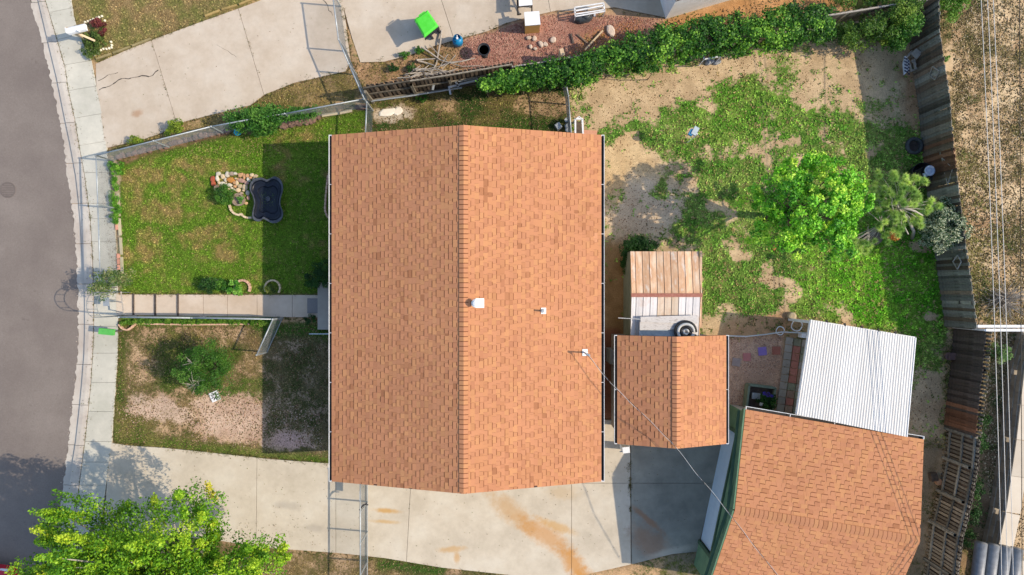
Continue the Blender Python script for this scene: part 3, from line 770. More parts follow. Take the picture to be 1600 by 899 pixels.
def gutter(root, a, c, out, w=.11, lipmat='white_metal'):
    """open U channel along a-c; out = horizontal direction away from the wall"""
    a = Vector(a); c = Vector(c); o = Vector((out[0], out[1], 0)); d = (c - a).normalized(); dn = Vector((0, 0, -1))
    m = MB()
    def strip(p, q, t=.5): m.face([a + p, c + p, c + q, a + q], t)
    z = Vector((0, 0, 0)); t_ = .014
    m2 = MB()
    m2.face([a + dn * .09, c + dn * .09, c + o * w + dn * .09, a + o * w + dn * .09]); m2.face([a + o * .002, c + o * .002, c + o * .002 + dn * .09, a + o * .002 + dn * .09])
    m2.build('gutter_trough', M['gutter_dark'], root)
    m.bar(a + o * w + dn * .06, c + o * w + dn * .06, t_, .10)
    m.bar(a + dn * .05 + o * (w / 2) , a + d * .02 + dn * .05 + o * (w / 2), w, .12); m.bar(c - d * .02 + dn * .05 + o * (w / 2), c + dn * .05 + o * (w / 2), w, .12)
    m.build('gutter', M[lipmat], root)
    L = (c - a).length; n = int(L / 1.9)
    k = MB()
    for i in range(1, n + 1):
        q = a + d * (L * i / (n + 1)); k.bar(q + Vector((0, 0, -.012)), q + o * (w + .006) + Vector((0, 0, -.012)), .018, .004)
    k.build('gutter_strap', M[lipmat], root)

M['siding_tan'] = pm('tan_siding', [(.40, .34, .27), (.48, .42, .34)], 3)
M['siding_white'] = pm('white_garage_door', [(.70, .70, .70), (.80, .80, .80)], 3)
M['door_sky_tint'] = pm('sky_tinted_white_door', [(.46, .58, .70), (.54, .65, .76)], 3)  # white door: bluish skylight on its shaded face put into the colour
M['green_paint'] = pm('green_trim_paint', [(.10, .19, .11), (.16, .27, .155)], 3, tint=.6)
M['olive_siding'] = pm('olive_siding', [(.22, .23, .15), (.32, .33, .23)], 3)

def box_walls(root, poly, z0, z1, mat, name='wall', gable=None):
    n = len(poly)
    for i in range(n):
        a, c = Vector(poly[i]), Vector(poly[(i + 1) % n])
        m = MB(); d = (c - a).normalized(); nn = Vector((-d.y, d.x)) * .06
        nb = 12
        for j in range(nb):      # lapped boards
            za = z0 + (z1 - z0) * j / nb; zb = z0 + (z1 - z0) * (j + 1) / nb
            m.face([(a.x + nn.x * .2, a.y + nn.y * .2, za), (c.x + nn.x * .2, c.y + nn.y * .2, za), (c.x, c.y, zb), (a.x, a.y, zb)])
            m.face([(a.x + nn.x * .2, a.y + nn.y * .2, zb), (c.x + nn.x * .2, c.y + nn.y * .2, zb), (c.x, c.y, zb), (a.x, a.y, zb)], .3)
        m.build(name, mat, root)
        if gable and i in gable:
            mid = (a + c) / 2; MB().face([(a.x, a.y, z1), (c.x, c.y, z1), (mid.x, mid.y, gable[i])]).build('gable', mat, root)

# ---- main house
ZE, ZR = 2.75, 4.13
house = thing('house', 'long ranch house under a big terracotta shingle gable roof, in the middle of the lot', 'house', (-1.53, -.7, 0))
xl, xr = P(518.5, 0, ZE).x, P(939.5, 0, ZE).x
yt, yb = P(0, 211, ZE).y, P(0, 752.5, ZE).y
hw = (xr - xl) / 2
gable_roof(house, (xl, yt), (0, -1), yt - yb, (1, 0), hw, ZE, ZR, 150)
box_walls(house, [(xl + .45, yb + .3), (xr - .45, yb + .3), (xr - .45, yt - .3), (xl + .45, yt - .3)], -.05, ZE + .1, M['siding_tan'], gable={0: ZR - .15, 2: ZR - .15})
gutter(house, (xl, yt, ZE), (xl, yb, ZE), (-1, 0), .10)
gutter(house, (xr, yt, ZE), (xr, yb, ZE), (1, 0), .10)
for yy in (yt - .03, yb + .03):
    MB().bar((xl, yy, ZE - .09), ((xl + xr) / 2, yy, ZR - .09), .03, .16).bar((xr, yy, ZE - .09), ((xl + xr) / 2, yy, ZR - .09), .03, .16).build('fascia_board', M['white'], house)
def roof_z(x): return ZR - abs(x - (xl + xr) / 2) / hw * (ZR - ZE)
# roof fittings
v = P(743.5, 474, 4.1); z0 = roof_z(v.x)
b = MB(); b.lathe((v.x, v.y, z0 - .02), [(.075, 0), (.075, .24), (.125, .25), (.135, .29), (.12, .32), (.085, .335), (.08, .37), (.02, .39)], 20)
b.build('vent_cap', M['white_metal'], house)
MB().box((v.x + .12, v.y, roof_z(v.x + .12) + .035), (.28, .30, .012), M=Matrix.Rotation(math.atan2(ZR - ZE, hw), 3, 'Y')).build('vent_flashing', M['white_metal'], house)
v = P(847, 486, 3.4); z0 = roof_z(v.x)
MB().lathe((v.x, v.y, z0), [(.03, 0), (.03, .28), (.034, .29)], 12).lathe((v.x + .01, v.y, z0 + .01), [(.08, 0), (.045, .06)], 12).build('plumbing_vent', M['galv'], house)
MB().box((v.x + .05, v.y, roof_z(v.x + .05) + .03), (.17, .2, .01), M=Matrix.Rotation(math.atan2(ZR - ZE, hw), 3, 'Y')).build('vent_flashing', M['white_metal'], house)
v = P(913, 551, 2.95); z0 = roof_z(v.x); MAST = Vector((v.x, v.y, z0 + .62))
MB().tube([(v.x, v.y, z0 - .1), MAST], .025, 8).tube([MAST, MAST + Vector((.06, -.02, .03)), MAST + Vector((.10, -.04, -.05))], .04, 8).tube([(v.x - .02, v.y, z0 + .2), (v.x + .1, v.y + .02, z0 + .15)], .02, 6).build('service_mast', M['galv'], house)
MB().box((v.x + .02, v.y, roof_z(v.x + .02) + .03), (.18, .22, .01), M=Matrix.Rotation(math.atan2(ZR - ZE, hw), 3, 'Y')).build('mast_flashing', M['white_metal'], house)

# ---- shingled shed beside the house
shed = thing('garden_shed', 'small shed with a terracotta shingle gable roof right beside the big house', 'shed', (5.38, -3.4, 0))
sxl, sxr = P(964.5, 0, 2.5).x, P(1134.5, 0, 2.5).x; syt, syb = P(0, 524, 2.5).y, P(0, 694, 2.5).y; shw = (sxr - sxl) / 2
gable_roof(shed, (sxl, syt), (0, -1), syt - syb, (1, 0), shw, 2.5, 3.18, 150)
box_walls(shed, [(sxl + .15, syb + .15), (sxr - .15, syb + .15), (sxr - .15, syt - .12), (sxl + .15, syt - .12)], -.05, 2.55, M['siding_tan'], gable={0: 3.05, 2: 3.05})
gutter(shed, (sxl, syt, 2.5), (sxl, syb, 2.5), (-1, 0), .09); gutter(shed, (sxr, syt, 2.5), (sxr, syb, 2.5), (1, 0), .09)

# ---- rusty metal shed
ms = thing('metal_shed', 'low rusty metal shed with ribbed roof panels, tucked behind the shingled shed', 'shed', (5.3, -.3, 0))
mxl, mxr = P(984.5, 0, 1.5).x, P(1093, 0, 1.5).x; myt = P(0, 393, 1.5).y; myr = P(0, 461.5, 1.75).y; myb = myr - (myt - myr)
M['rust_panel'] = pm('rusty_roof_panel', [(.25, (.70, .57, .43)), (.42, (.66, .45, .29)), (.56, (.58, .34, .19)), (.72, (.70, .62, .52))], 2.2, rough=.7, objvar=.28, tint=.3, stretch=(2.2, .8, 1), co='Object')
M['pale_panel'] = pm('pale_roof_panel', [(.2, (.60, .585, .575)), (.55, (.70, .67, .65)), (.75, (.60, .48, .40))], 2.0, rough=.6, objvar=.12, tint=.3)
M['ochre_panel'] = pm('ochre_roof_panel', [(.2, (.62, .46, .30)), (.5, (.66, .54, .42)), (.75, (.50, .30, .17))], 2.6, rough=.6, objvar=.15, tint=.3)
xs_ = [mxl, mxl + .17] + [mxl + .17 + .248 * i for i in range(1, 10)] + [mxr]
for side, (ya, yb_) in enumerate(((myt, myr), (myb, myr))):
    for i, (xa, xb) in enumerate(zip(xs_, xs_[1:])):
        m = MB(); n = 6
        for j in range(n):
            f0, f1 = j / n, (j + 1) / n
            def z_(f): return 1.5 + .25 * f
            yA, yB = ya + (yb_ - ya) * f0, ya + (yb_ - ya) * f1
            w_ = RD.uniform(-.004, .004)
            pr = [(xa + .004, 0), (xa + .012, .02), (xa + .024, .02), (xa + .032, .0), ((xa + xb) / 2, .006), (xb - .002, .0)]
            for (p, q) in zip(pr, pr[1:]):
                m.face([(p[0], yA, z_(f0) + p[1]), (q[0], yA, z_(f0) + q[1]), (q[0], yB, z_(f1) + q[1]), (p[0], yB, z_(f1) + p[1])], .5)
        mt = 'rust_panel' if side == 0 or i == len(xs_) - 2 else ('ochre_panel' if i in (4, 5, 6) else 'pale_panel')
        m.build('roof_panel', M[mt], ms)
MB().bar((mxl - .01, myr, 1.775), (mxr + .03, myr, 1.775), .13, .04).build('ridge_cap', pm('red_rust', [(.28, .10, .07), (.40, .18, .13)], 10), ms)
MB().box((mxr + .035, (myt + myr) / 2, 1.56), (.07, myt - myr + .03, .03), t=.6).box((mxr + .035, myr - .6, 1.56), (.07, 1.1, .03), t=.4).build('edge_flashing', M['rust_panel'], ms)
box_walls(ms, [(mxl, myb), (mxr, myb), (mxr, myt), (mxl, myt)], -.05, 1.49, M['olive_siding'], gable={1: 1.73, 3: 1.73})
# warped boards and a coil lying on its roof
M['warp'] = pm('peeling_white_board', [(.30, (.46, .44, .42)), (.5, (.60, .57, .54)), (.7, (.34, .30, .27))], 6, stretch=(1, 3, 1))
def rect(px0, py0, px1, py1, z, th, jit=0):
    a, c = P(px0, py0, z), P(px1, py1, z); return [(a.x, a.y - jit), (c.x, a.y), (c.x, c.y), (a.x, c.y + jit)]
b = MB(); b.prism(rect(1001, 493, 1090, 506, 1.85, .03, .05), 1.80, 1.83)
b.build('loose_board', M['warp'], None, 'upper long peeling white board lying on the rusty shed roof', 'board', 'boards on the metal shed roof')
b = MB(); b.prism(rect(1000, 503, 1086, 515, 1.83, .03, -.03), 1.765, 1.79)
b.build('loose_board', M['warp'], None, 'lower peeling board on the rusty shed roof with a curled ochre end', 'board', 'boards on the metal shed roof')
b = MB(); b.prism(rect(999, 512, 1056, 528, 1.8, .03), 1.72, 1.75)  # thin sheet carrying the blue shade on this roof as colour
b.build('blue_shade_patch', pm('blue_shade_surface', [(.25, .31, .36), (.36, .42, .47)], 4), None, 'blue grey patch of painted shade on the metal shed roof against the shingled shed', 'sheet')
c = P(1072, 519, 1.95)
t = thing('cable_coil', 'black and grey coil heaped on the metal shed roof', 'coil', (c.x, c.y, 1.83))
for r_, z_, rr, mt in ((.36, .05, .045, 'black'), (.27, .10, .05, 'cable_light'), (.17, .08, .05, 'black'), (.08, .10, .035, 'cable_light')):
    pts = [(c.x + r_ * math.cos(a), c.y + r_ * math.sin(a), 1.83 + z_ + .03 * math.sin(2 * a)) for a in np.linspace(0, 2 * math.pi * .96, 26)]
    MB().tube(pts, rr, 8).build('ring', M[mt], t, smooth=True)
MB().tube([P(966, 497, 1.9), P(1000, 499, 1.95)], .014, 6).build('metal_rod', M['cable_light'], None, 'thin pale rod sticking out from the metal shed roof', 'rod')

# ---- neighbour's garage, lower right
zE, zR = 2.1, 3.0
nb = thing('neighbour_garage', 'brown shingled building with green trim and white garage door at lower right', 'garage', (10.5, -7.5, 0))
TL = P(1165, 640, zE); TR = P(1443.5, 687, zE); RL = P(1148, 797, zR)
A_ = (TR - TL).to_2d(); Lg = A_.length; A_ = A_ / Lg; D_ = (RL - TL).to_2d(); hf = D_.length; D_ = D_ / hf
gable_roof(nb, (TL.x, TL.y), A_, Lg, D_, hf, zE, zR, 90)
A3, D3 = Vector((A_.x, A_.y, 0)), Vector((D_.x, D_.y, 0)); T3 = Vector((TL.x, TL.y, 0))
def G(a, d, z): return T3 + A3 * a + D3 * d + Vector((0, 0, z))
# gable wall facing the camera side: garage door framed in green
ins = -.02; full = 2 * hf
nb_m = MB()
def wallquad(m, a, d0, d1, z0, z1, th=.06, t=.5):
    p = [G(a, d0, z0), G(a, d1, z0), G(a, d1, z1), G(a, d0, z1)]; q = [x - A3 * th for x in p]
    m.add(p + q, [(0, 1, 2, 3), (7, 6, 5, 4), (0, 4, 5, 1), (1, 5, 6, 2), (2, 6, 7, 3), (3, 7, 4, 0)], t)
wa = .14
m = MB(); wallquad(m, wa, .15, .95, -.05, 2.1, .05); wallquad(m, wa, .95, 5.35, 1.5, 2.1, .05); wallquad(m, wa, 5.35, full - .15, -.05, 2.1, .05)
m.face([G(wa, .15, 2.1), G(wa, full - .15, 2.1), G(wa, hf, 2.95)]); m.build('wall', M['green_paint'], nb)
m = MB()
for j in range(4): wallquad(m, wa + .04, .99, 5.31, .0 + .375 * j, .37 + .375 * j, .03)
m.build('garage_door', M['door_sky_tint'], nb)
m = MB(); wallquad(m, wa - .05, .85, .97, 0, 1.52, .04, .05); wallquad(m, wa - .05, 5.33, 5.45, 0, 1.52, .04, .05); wallquad(m, wa - .05, .85, 5.45, 1.5, 1.62, .05, .05)
m.build('door_trim', M['green_paint'], nb)
m = MB(); m.bar(G(-.05, 0, zE - .06), G(-.05, hf, zR - .06), .05, .2, .35).bar(G(-.05, hf, zR - .06), G(-.05, full, zE - .06), .05, .2, .35)
m.bar(G(-.14, .1, zE - .22), G(-.14, hf, zR - .26), .1, .03, .1).bar(G(-.14, hf, zR - .26), G(-.14, full, zE - .22), .1, .03, .1)
m.build('barge_board', M['green_paint'], nb)
gutter(nb, G(0, 0, zE), G(Lg, 0, zE), (-D3.x, -D3.y), .10)
lp = P(1139, 793, 2.0); t = thing('flood_light', 'white twin flood light under the green gable of the garage', 'light', lp)
MB().lathe(lp, [(.05, -.02), (.06, .03), (.02, .06)], 12).lathe(lp + Vector((.0, .09, .02)), [(.03, -.03), (.055, .03), (.02, .06)], 12).build('lamp_head', M['white'], t); MB().box(lp + Vector((.06, -.04, -.01)), (.12, .1, .04)).build('mount', M['white'], t)
for (d0, a0) in ((.15, 1), (full - .15, 1)):
    pass
w1, w2, w3, w4 = [G(wa, .15, 0), G(Lg - .15, .15, 0), G(Lg - .15, full - .15, 0), G(wa, full - .15, 0)]
for a, c in ((w1, w2), (w2, w3), (w3, w4)):
    MB().face([a - Vector((0, 0, .05)), c - Vector((0, 0, .05)), c + Vector((0, 0, 2.1)), a + Vector((0, 0, 2.1))]).build('wall', M['siding_tan'], nb)
MB().face([G(Lg - .15, .15, 2.1), G(Lg - .15, full - .15, 2.1), G(Lg - .15, hf, 2.9)]).build('gable', M['siding_tan'], nb)

# ---- white corrugated patio cover
pc = thing('patio_cover', 'white corrugated metal patio cover behind the brown shingled garage', 'patio cover', (11.8, -3.1, 0))
za, zb = 2.02, 2.2
c00, c10, c11, c01 = P(1267, 501, za), P(1431, 528, za), P(1417, 683, zb), P(1245, 648, zb)
M['corr'] = pm('white_corrugated_metal', [(.3, (.52, .50, .465)), (.5, (.62, .60, .56)), (.68, (.55, .53, .49))], 1.6, rough=.5, tint=.25, objvar=.09, stretch=(5, .35, 1), fine=.16)
ns = 6
for s_ in range(ns):
    m = MB(); nw = 7; sub = 6
    pr = []
    for i in range(nw * sub + 1):
        f = (s_ + i / (nw * sub)) / ns
        pr.append((f, .007 * math.cos(2 * math.pi * i / sub) + (.002 if s_ % 2 else 0)))
    for (f0, h0), (f1, h1) in zip(pr, pr[1:]):
        p0 = c00.lerp(c10, f0); p1 = c00.lerp(c10, f1); q0 = c01.lerp(c11, f0); q1 = c01.lerp(c11, f1); u = Vector((0, 0, 1))
        j = D3 * (.0 if s_ % 2 else .02)
        m.face([p0 - j + u * h0, p1 - j + u * h1, q1 + u * h1, q0 + u * h0])
    m.build('roof_sheet', M['corr'], pc, smooth=True)
m = MB(); m.bar(c10 - Vector((0, 0, .02)), c11 - Vector((0, 0, .02)), .03, .07).bar(c00 + Vector((-.01, 0, -.06)), c01 + Vector((-.01, 0, -.06)), .03, .1); pass
MB().bar(c10 - Vector((0, 0, .02)), c11 - Vector((0, 0, .02)), .03, .07).build('edge_trim', M['white_metal'], pc); MB().bar(c00 + Vector((-.01, 0, -.06)), c01 + Vector((-.01, 0, -.06)), .03, .1).build('edge_trim', M['white_metal'], pc)
MB().bar(c00 - Vector((0, -.0, .09)), c10 - Vector((0, 0, .09)), .06, .12).bar(c00.lerp(c01, .5) - Vector((0, 0, .09)), c10.lerp(c11, .5) - Vector((0, 0, .09)), .06, .12).build('beam', M['white'], pc)
for f in (.02, .34, .66, .98):
    q = c00.lerp(c10, f); MB().box((q.x, q.y - .05, 1.0), (.09, .09, 2.0)).build('post', M['white'], pc)
for f in (.16, .33, .49, .65, .81):
    q = c00.lerp(c10, f); MB().box((q.x, q.y + .05, 1.96), (.06, .10, .06)).build('bracket', M['gutter_dark'], pc)

# ---- neighbour's shed at top edge
ts = thing('white_shed', 'white walled shed with shingle roof cut off by the top edge', 'shed', P(1090, -30))
A0 = P(1040, 30).to_2d(); e1 = (P(1132, 3).to_2d() - A0); e1 = e1 / e1.length; e2 = (P(1028, -10).to_2d() - A0); e2 = Vector((-e1.y, e1.x))
q = [A0, A0 + e1 * 3.2, A0 + e1 * 3.2 + e2 * 3, A0 + e2 * 3]
for a, c in zip(q, q[1:] + q[:1]): MB().face([(a.x, a.y, -.05), (c.x, c.y, -.05), (c.x, c.y, 1.55), (a.x, a.y, 1.55)]).build('wall', M['siding_white'], ts)
Oe = Vector((*(A0 + e1 * .12 + e2 * .12), 1.5)); E1 = Vector((*e1, 0)); E2 = Vector((*e2, 0))
roof_slope(ts, Oe, E1, (E2 * 1.5 + Vector((0, 0, .9))).normalized(), 3.0, 1.75, singles=120)
roof_slope(ts, Oe + E2 * 2.9, E1, (-E2 * 1.4 + Vector((0, 0, .9))).normalized(), 3.0, 1.66, singles=60)
MB().bar(Oe + Vector((0, 0, .03)) - E1 * .08, Oe + E1 * 3.1 + Vector((0, 0, .03)), .14, .06).bar(Oe - E1 * .06, Oe - E1 * .06 + E2 * 1.5 + Vector((0, 0, .9)), .12, .05).build('fascia_board', M['white'], ts)
for s_ in (0, 3.2):
    p0, p1, p2 = [A0 + e1 * s_ + e2 * d_ for d_ in (0, 1.5, 3)]
    MB().face([(p0.x, p0.y, 1.55), (p2.x, p2.y, 1.55), (p1.x, p1.y, 2.4)]).build('gable', M['siding_white'], ts)

# ------------------------------------------------------------------ fences
def chain_link(pts, h, label, name='chain_link_fence', posts=2.4, rail_r=.024, bottom=False, wire_r=.0028):
    """pts: plan readings of the TOP rail at height h"""
    pw = [Vector((P(x, y, h).x, P(x, y, h).y, 0)) for x, y in pts]
    root = thing(name, label, 'fence', pw[0], 'chain link fences')
    u = Vector((0, 0, 1)); s = 0; wm = MB(); pitch = .0849
    for a, c in zip(pw, pw[1:]):
        L = (c - a).length; d = (c - a) / L
        MB().tube([a + u * h, c + u * h], rail_r, 8).build('top_rail', M['galv'], root, smooth=True)
        if bottom: MB().tube([a + u * .08, c + u * .08], .016, 6).build('bottom_rail', M['galv'], root)
        n = max(1, round(L / posts))
        for i in range(n + 1):
            if i == n and c is not pw[-1]: continue
            q = a + d * (L * i / n); MB().tube([q - u * .1, q + u * (h + .02)], .028, 8).lathe(q + u * (h + .01), [(.034, 0), (.03, .03), (.01, .045)], 8).build('post', M['galv'], root)
        hh = h - .07
        k = -int(hh / pitch) - 1
        while k * pitch < L:
            s0 = k * pitch
            for sg in (1, -1):
                t0, t1 = max(0, s0), min(L, s0 + hh)
                if t1 - t0 > .02:
                    z0 = t0 - s0; z1 = t1 - s0
                    if sg < 0: z0, z1 = hh - z0, hh - z1
                    wm.tube([a + d * t0 + u * (.04 + z0), a + d * t1 + u * (.04 + z1)], wire_r, 3, cap=False)
            k += 1
    wm.build('wire_mesh', M['wire'], root)
    return root
chain_link([(150, 243), (330, 198), (400, 185), (445, 178), (568, 155)], 1.1, 'chain link fence along the north edge of the front lawn')
chain_link([(150, 243), (153, 320), (157, 440)], 1.1, 'chain link fence between the front lawn and the sidewalk')
chain_link([(186, 496), (300, 497), (426, 499)], 1.1, 'chain link fence running alongside the front path')
g = chain_link([(401, 555), (426, 500)], 1.1, 'open chain link gate panel standing in the lower front yard', 'chain_link_gate', 1.9, bottom=True); g['category'] = 'gate'
chain_link([(573, 160), (571, 212)], 1.15, 'short chain link fence from wooden fence corner to the house roof')
chain_link([(519, -12), (529, 62), (545, 100), (569, 155)], 1.25, 'chain link fence across the neighbour driveway')
chain_link([(881, 115), (888, 150), (893, 215)], 1.15, 'short chain link fence between hedge and back corner of the house')
chain_link([(563, 752), (563, 899), (563, 960)], 1.25, 'chain link driveway gate running from the house to the bottom edge', 'driveway_gate', 1.1, bottom=True)
b = MB(); p = P(566, 792, 1.2); b.tube([p + Vector((-.1, -.12, 0)), p + Vector((.05, .08, .02)), p + Vector((.2, .05, -.05))], .025, 6).tube([p + Vector((-.02, 0, 0)), p + Vector((.18, .14, 0))], .02, 6).build('gate_latch', M['black'], None, 'black latch fork on the driveway gate', 'latch')
q = P(563, 774, .85); MB().box(q, (.015, .34, .24)).build('gate_sign', M['white'], None, 'small blank sign plate hung on the driveway gate', 'sign')
MB().box(P(500, 522, .9), (.78, .03, .03)).build('handrail', pm('pale_blue_rail', [(.5, .56, .60), (.62, .67, .70)], 5), None, 'pale handrail beside the porch', 'rail')

def picket_fence(name, label, tops, h, mat, pitch=.142, w=.132, rails=(), railside=1, mats=None, rail_mat=None, gap_post=2.4, post_side=1, capped=False, phase=0, slab=.018, jit=.035, rail_w=.09, back=0):
    """tops: plan readings of the fence top at height h; pickets are single boards"""
    pw = [Vector((P(x, y, h).x, P(x, y, h).y, 0)) for x, y in tops]
    root = thing(name, label, 'fence', pw[0], 'wooden fences round the back yard'); u = Vector((0, 0, 1))
    variants = []
    for k in range(10):
        hh = h + RD.uniform(-jit, jit * .6); m = MB(); ww = w * RD.uniform(.93, 1.0)
        c_ = .02
        pr = [(-ww / 2, 0), (ww / 2, 0), (ww / 2, hh - c_), (ww / 2 - c_, hh), (-ww / 2 + c_, hh), (-ww / 2, hh - c_)]
        v = [(x, -slab / 2, z) for x, z in pr] + [(x, slab / 2, z) for x, z in pr]; t = RD.uniform(.25, .75)
        f = [tuple(range(6)), tuple(range(11, 5, -1))] + [(i, (i + 1) % 6, 6 + (i + 1) % 6, 6 + i) for i in range(6)]
        m.add(v, f, t); me = bpy.data.meshes.new('picket'); me.from_pydata(m.v, [], m.f)
        me.attributes.new('tint', 'FLOAT', 'FACE').data.foreach_set('value', m.t); variants.append(me)
    cache = {}
    def vmesh(k, mt):
        if (k, mt.name) not in cache:
            me = variants[k].copy(); me.materials.append(mt); cache[(k, mt.name)] = me
        return cache[(k, mt.name)]
    s_tot = sum((c - a).length for a, c in zip(pw, pw[1:])); s_acc = 0
    for a, c in zip(pw, pw[1:]):
        L = (c - a).length; d = (c - a) / L; n = int(L / pitch); ang = math.atan2(d.y, d.x); nrm = Vector((-d.y, d.x, 0))
        for i in range(n):
            q = a + d * ((i + .5) * L / n) + nrm * RD.uniform(-.006, .006)
            mt = mat if mats is None else mats((s_acc + i * pitch) / s_tot)
            o = bpy.data.objects.new('picket', vmesh(RD.randrange(10), mt)); COL.objects.link(o); o.parent = root
            o.location = q - pw[0] + nrm * (.011 if i % 2 else -.011); o.rotation_euler = (RD.gauss(0, .004), RD.gauss(0, .006), ang + RD.gauss(0, .01))
            if back:
                o = bpy.data.objects.new('back_picket', vmesh(RD.randrange(10), M['dark_wood'])); COL.objects.link(o); o.parent = root  # back row dark: shade in the gaps put into its colour
                o.location = q - pw[0] + d * pitch * .5 + nrm * railside * -.06; o.rotation_euler = (0, 0, ang); o.scale = (back / w, 1, .985)
        for z in rails:
            MB().bar(a + nrm * railside * .03 + u * z, c + nrm * railside * .03 + u * z, .04, rail_w).build('rail', rail_mat or mat, root)
        if capped: MB().bar(a + u * (h + .02), c + u * (h + .02), .09, .035).build('cap_board', rail_mat or mat, root)
        n = max(1, round(L / gap_post))
        for i in range(n + 1):
            q = a + d * (L * i / n) + nrm * post_side * .075; MB().box(q + u * (h - .3) / 2, (.09, .09, h - .3), rz=ang).build('post', rail_mat or mat, root)
        s_acc += L
    return root
def matsel(f):
    r = RD.random()
    if .44 < f < .56: return M['red_wood'] if r < .6 else M['brown_wood']
    return M['brown_wood'] if r < .3 else (M['grey_wood'] if r < .55 or f > .75 else M['old_wood'])
picket_fence('wooden_fence', 'weathered grey picket fence at the back of the yard, topped by diamond frames', [(1467, -50), (1469, 55), (1478, 110), (1484, 150), (1490, 225), (1499, 300), (1511, 395), (1520, 455), (1527, 514)], 1.8, M['old_wood'], mats=matsel, w=.142, pitch=.112, rails=(.3, 1.0, 1.65), railside=1, post_side=1)
picket_fence('wooden_fence', 'dark old board fence just below the cross rails, behind the patio cover', [(1541, 521), (1536, 580), (1529, 640), (1525, 684)], 1.75, M['dark_wood'], pitch=.112, w=.142, mats=lambda f: M['red_wood'] if f > .72 and RD.random() < .7 else M['dark_wood'], rails=(.3, 1.4), railside=1, post_side=1)
picket_fence('wooden_fence', 'narrow picket row standing close behind the dark board fence', [(1550, 518), (1545, 580), (1538, 640), (1532, 686)], 1.9, M['old_wood'], pitch=.13, w=.085, rails=(.4,), railside=1)
picket_fence('wooden_fence', 'fence section with open pickets and three rails at the lower right', [(1531, 686), (1527, 735), (1517, 790), (1504, 842), (1496, 905), (1488, 970)], 1.8, M['old_wood'], pitch=.125, w=.088, back=.12, rails=(.25, .95, 1.6), railside=-1, post_side=-1, rail_mat=M['grey_wood'], rail_w=.09)
picket_fence('wooden_fence', 'old wooden fence between the stick pile and the side yard', [(567, 136), (640, 125), (700, 116), (800, 99)], 1.75, M['brown_wood'], pitch=.15, w=.10, back=.12, rails=(.2, .95, 1.7), railside=-1, rail_mat=M['old_wood'], post_side=-1)
picket_fence('wooden_fence', 'mostly hidden wooden fence buried in the long leafy hedge', [(800, 103), (835, 98), (900, 87), (960, 76), (1040, 62), (1130, 46), (1220, 31), (1306, 21), (1384, 8), (1450, -2)], 1.7, M['old_wood'], pitch=.16, w=.14, rails=(.4, 1.66), railside=-1, rail_mat=M['pale_bark'])
# cross fence rails in the alley
for (a, c, lab) in (((1527, 510), (1640, 510), 'upper pale cross rail spanning the alley'), ((1540, 516), (1640, 516), 'lower pale cross rail spanning the alley')):
    b = MB(); b.bar(P(*a, 1.75), P(*c, 1.75), .09, .05).bar(P(*a, 1.75), P(*a, 1.75) - Vector((0, 0, 1.75)), .07, .07); b.build('cross_rail', M['white'], None, lab, 'rail', 'pale cross rails in the alley')
# diamond frames on the fence
def frame(pts, z, r, mat, label, name='diamond_frame', cat='trellis'):
    m = MB(); q = [P(x, y, z_) for (x, y), z_ in zip(pts, z)]
    for a, c in zip(q, q[1:] + q[:1]): m.bar(a, c, r, r * .6)
    return m.build(name, M['pale_bark'], None, label, cat, 'frames on the wooden fence')
frame([(1457, 104), (1467, 111), (1461, 125), (1452, 118)], (1.3, 1.55, 1.2, .95), .035, None, 'small pale diamond frame on the fence by the lattice chair')
frame([(1472, 247), (1489, 263), (1481, 289), (1476, 268)], (1.1, 1.6, 1.3, 1.1), .035, None, 'large crooked pale diamond frame leaning beside the blue white bucket')
frame([(1496, 399), (1502, 409), (1496, 421), (1489, 409)], (1.4, 1.55, 1.4, 1.2), .035, None, 'pale diamond frame on grey fence below the silvery shrub')
# ------------------------------------------------------------------ yard objects
def mt(name, *c, **k): return pm(name, [alb(*x) if max(x) > 1 else x for x in c], k.pop('scale', 6), **k)
# mailbox
b0 = P(133, 61); t = thing('mailbox', 'white mailbox on a wooden post at the neighbour lawn corner', 'mailbox', b0)
ax_ = (P(134, 43, 1.15) - P(105, 50, 1.15)); ax_.normalize(); sd = Vector((-ax_.y, ax_.x, 0)); cc = P(119.5, 45.5, 1.15)
m = MB(); n = 10; prof = [(-.11, 0)] + [(.11 * -math.cos(math.pi * i / n), .10 + .11 * math.sin(math.pi * i / n)) for i in range(n + 1)] + [(.11, 0)]
for s0, s1 in ((-.33, .33),):
    pts0 = [cc + ax_ * s0 + sd * x + Vector((0, 0, z - .1)) for x, z in prof]; pts1 = [cc + ax_ * s1 + sd * x + Vector((0, 0, z - .1)) for x, z in prof]
    k = len(prof); m.add(pts0 + pts1, [tuple(range(k)), tuple(range(2 * k - 1, k - 1, -1))] + [(i, (i + 1) % k, k + (i + 1) % k, k + i) for i in range(k)])
m.build('box', M['white'], t)
m = MB(); m.box(cc + ax_ * -.34, (.015, .2, .2), rz=math.atan2(ax_.y, ax_.x)).bar(cc - sd * .13 + ax_ * .1, cc - sd * .13 + ax_ * .1 + Vector((0, 0, .16)), .015, .03); m.build('door', M['white'], t)
MB().bar(b0 - Vector((0, 0, .1)), Vector((b0.x, b0.y, 1.05)), .09, .09).bar(Vector((b0.x, b0.y, 1.0)), cc - Vector((0, 0, .13)) - ax_ * .2, .08, .06).bar(P(148, 64, .25), Vector((b0.x, b0.y, .9)), .07, .07).build('post', M['new_wood'], t)
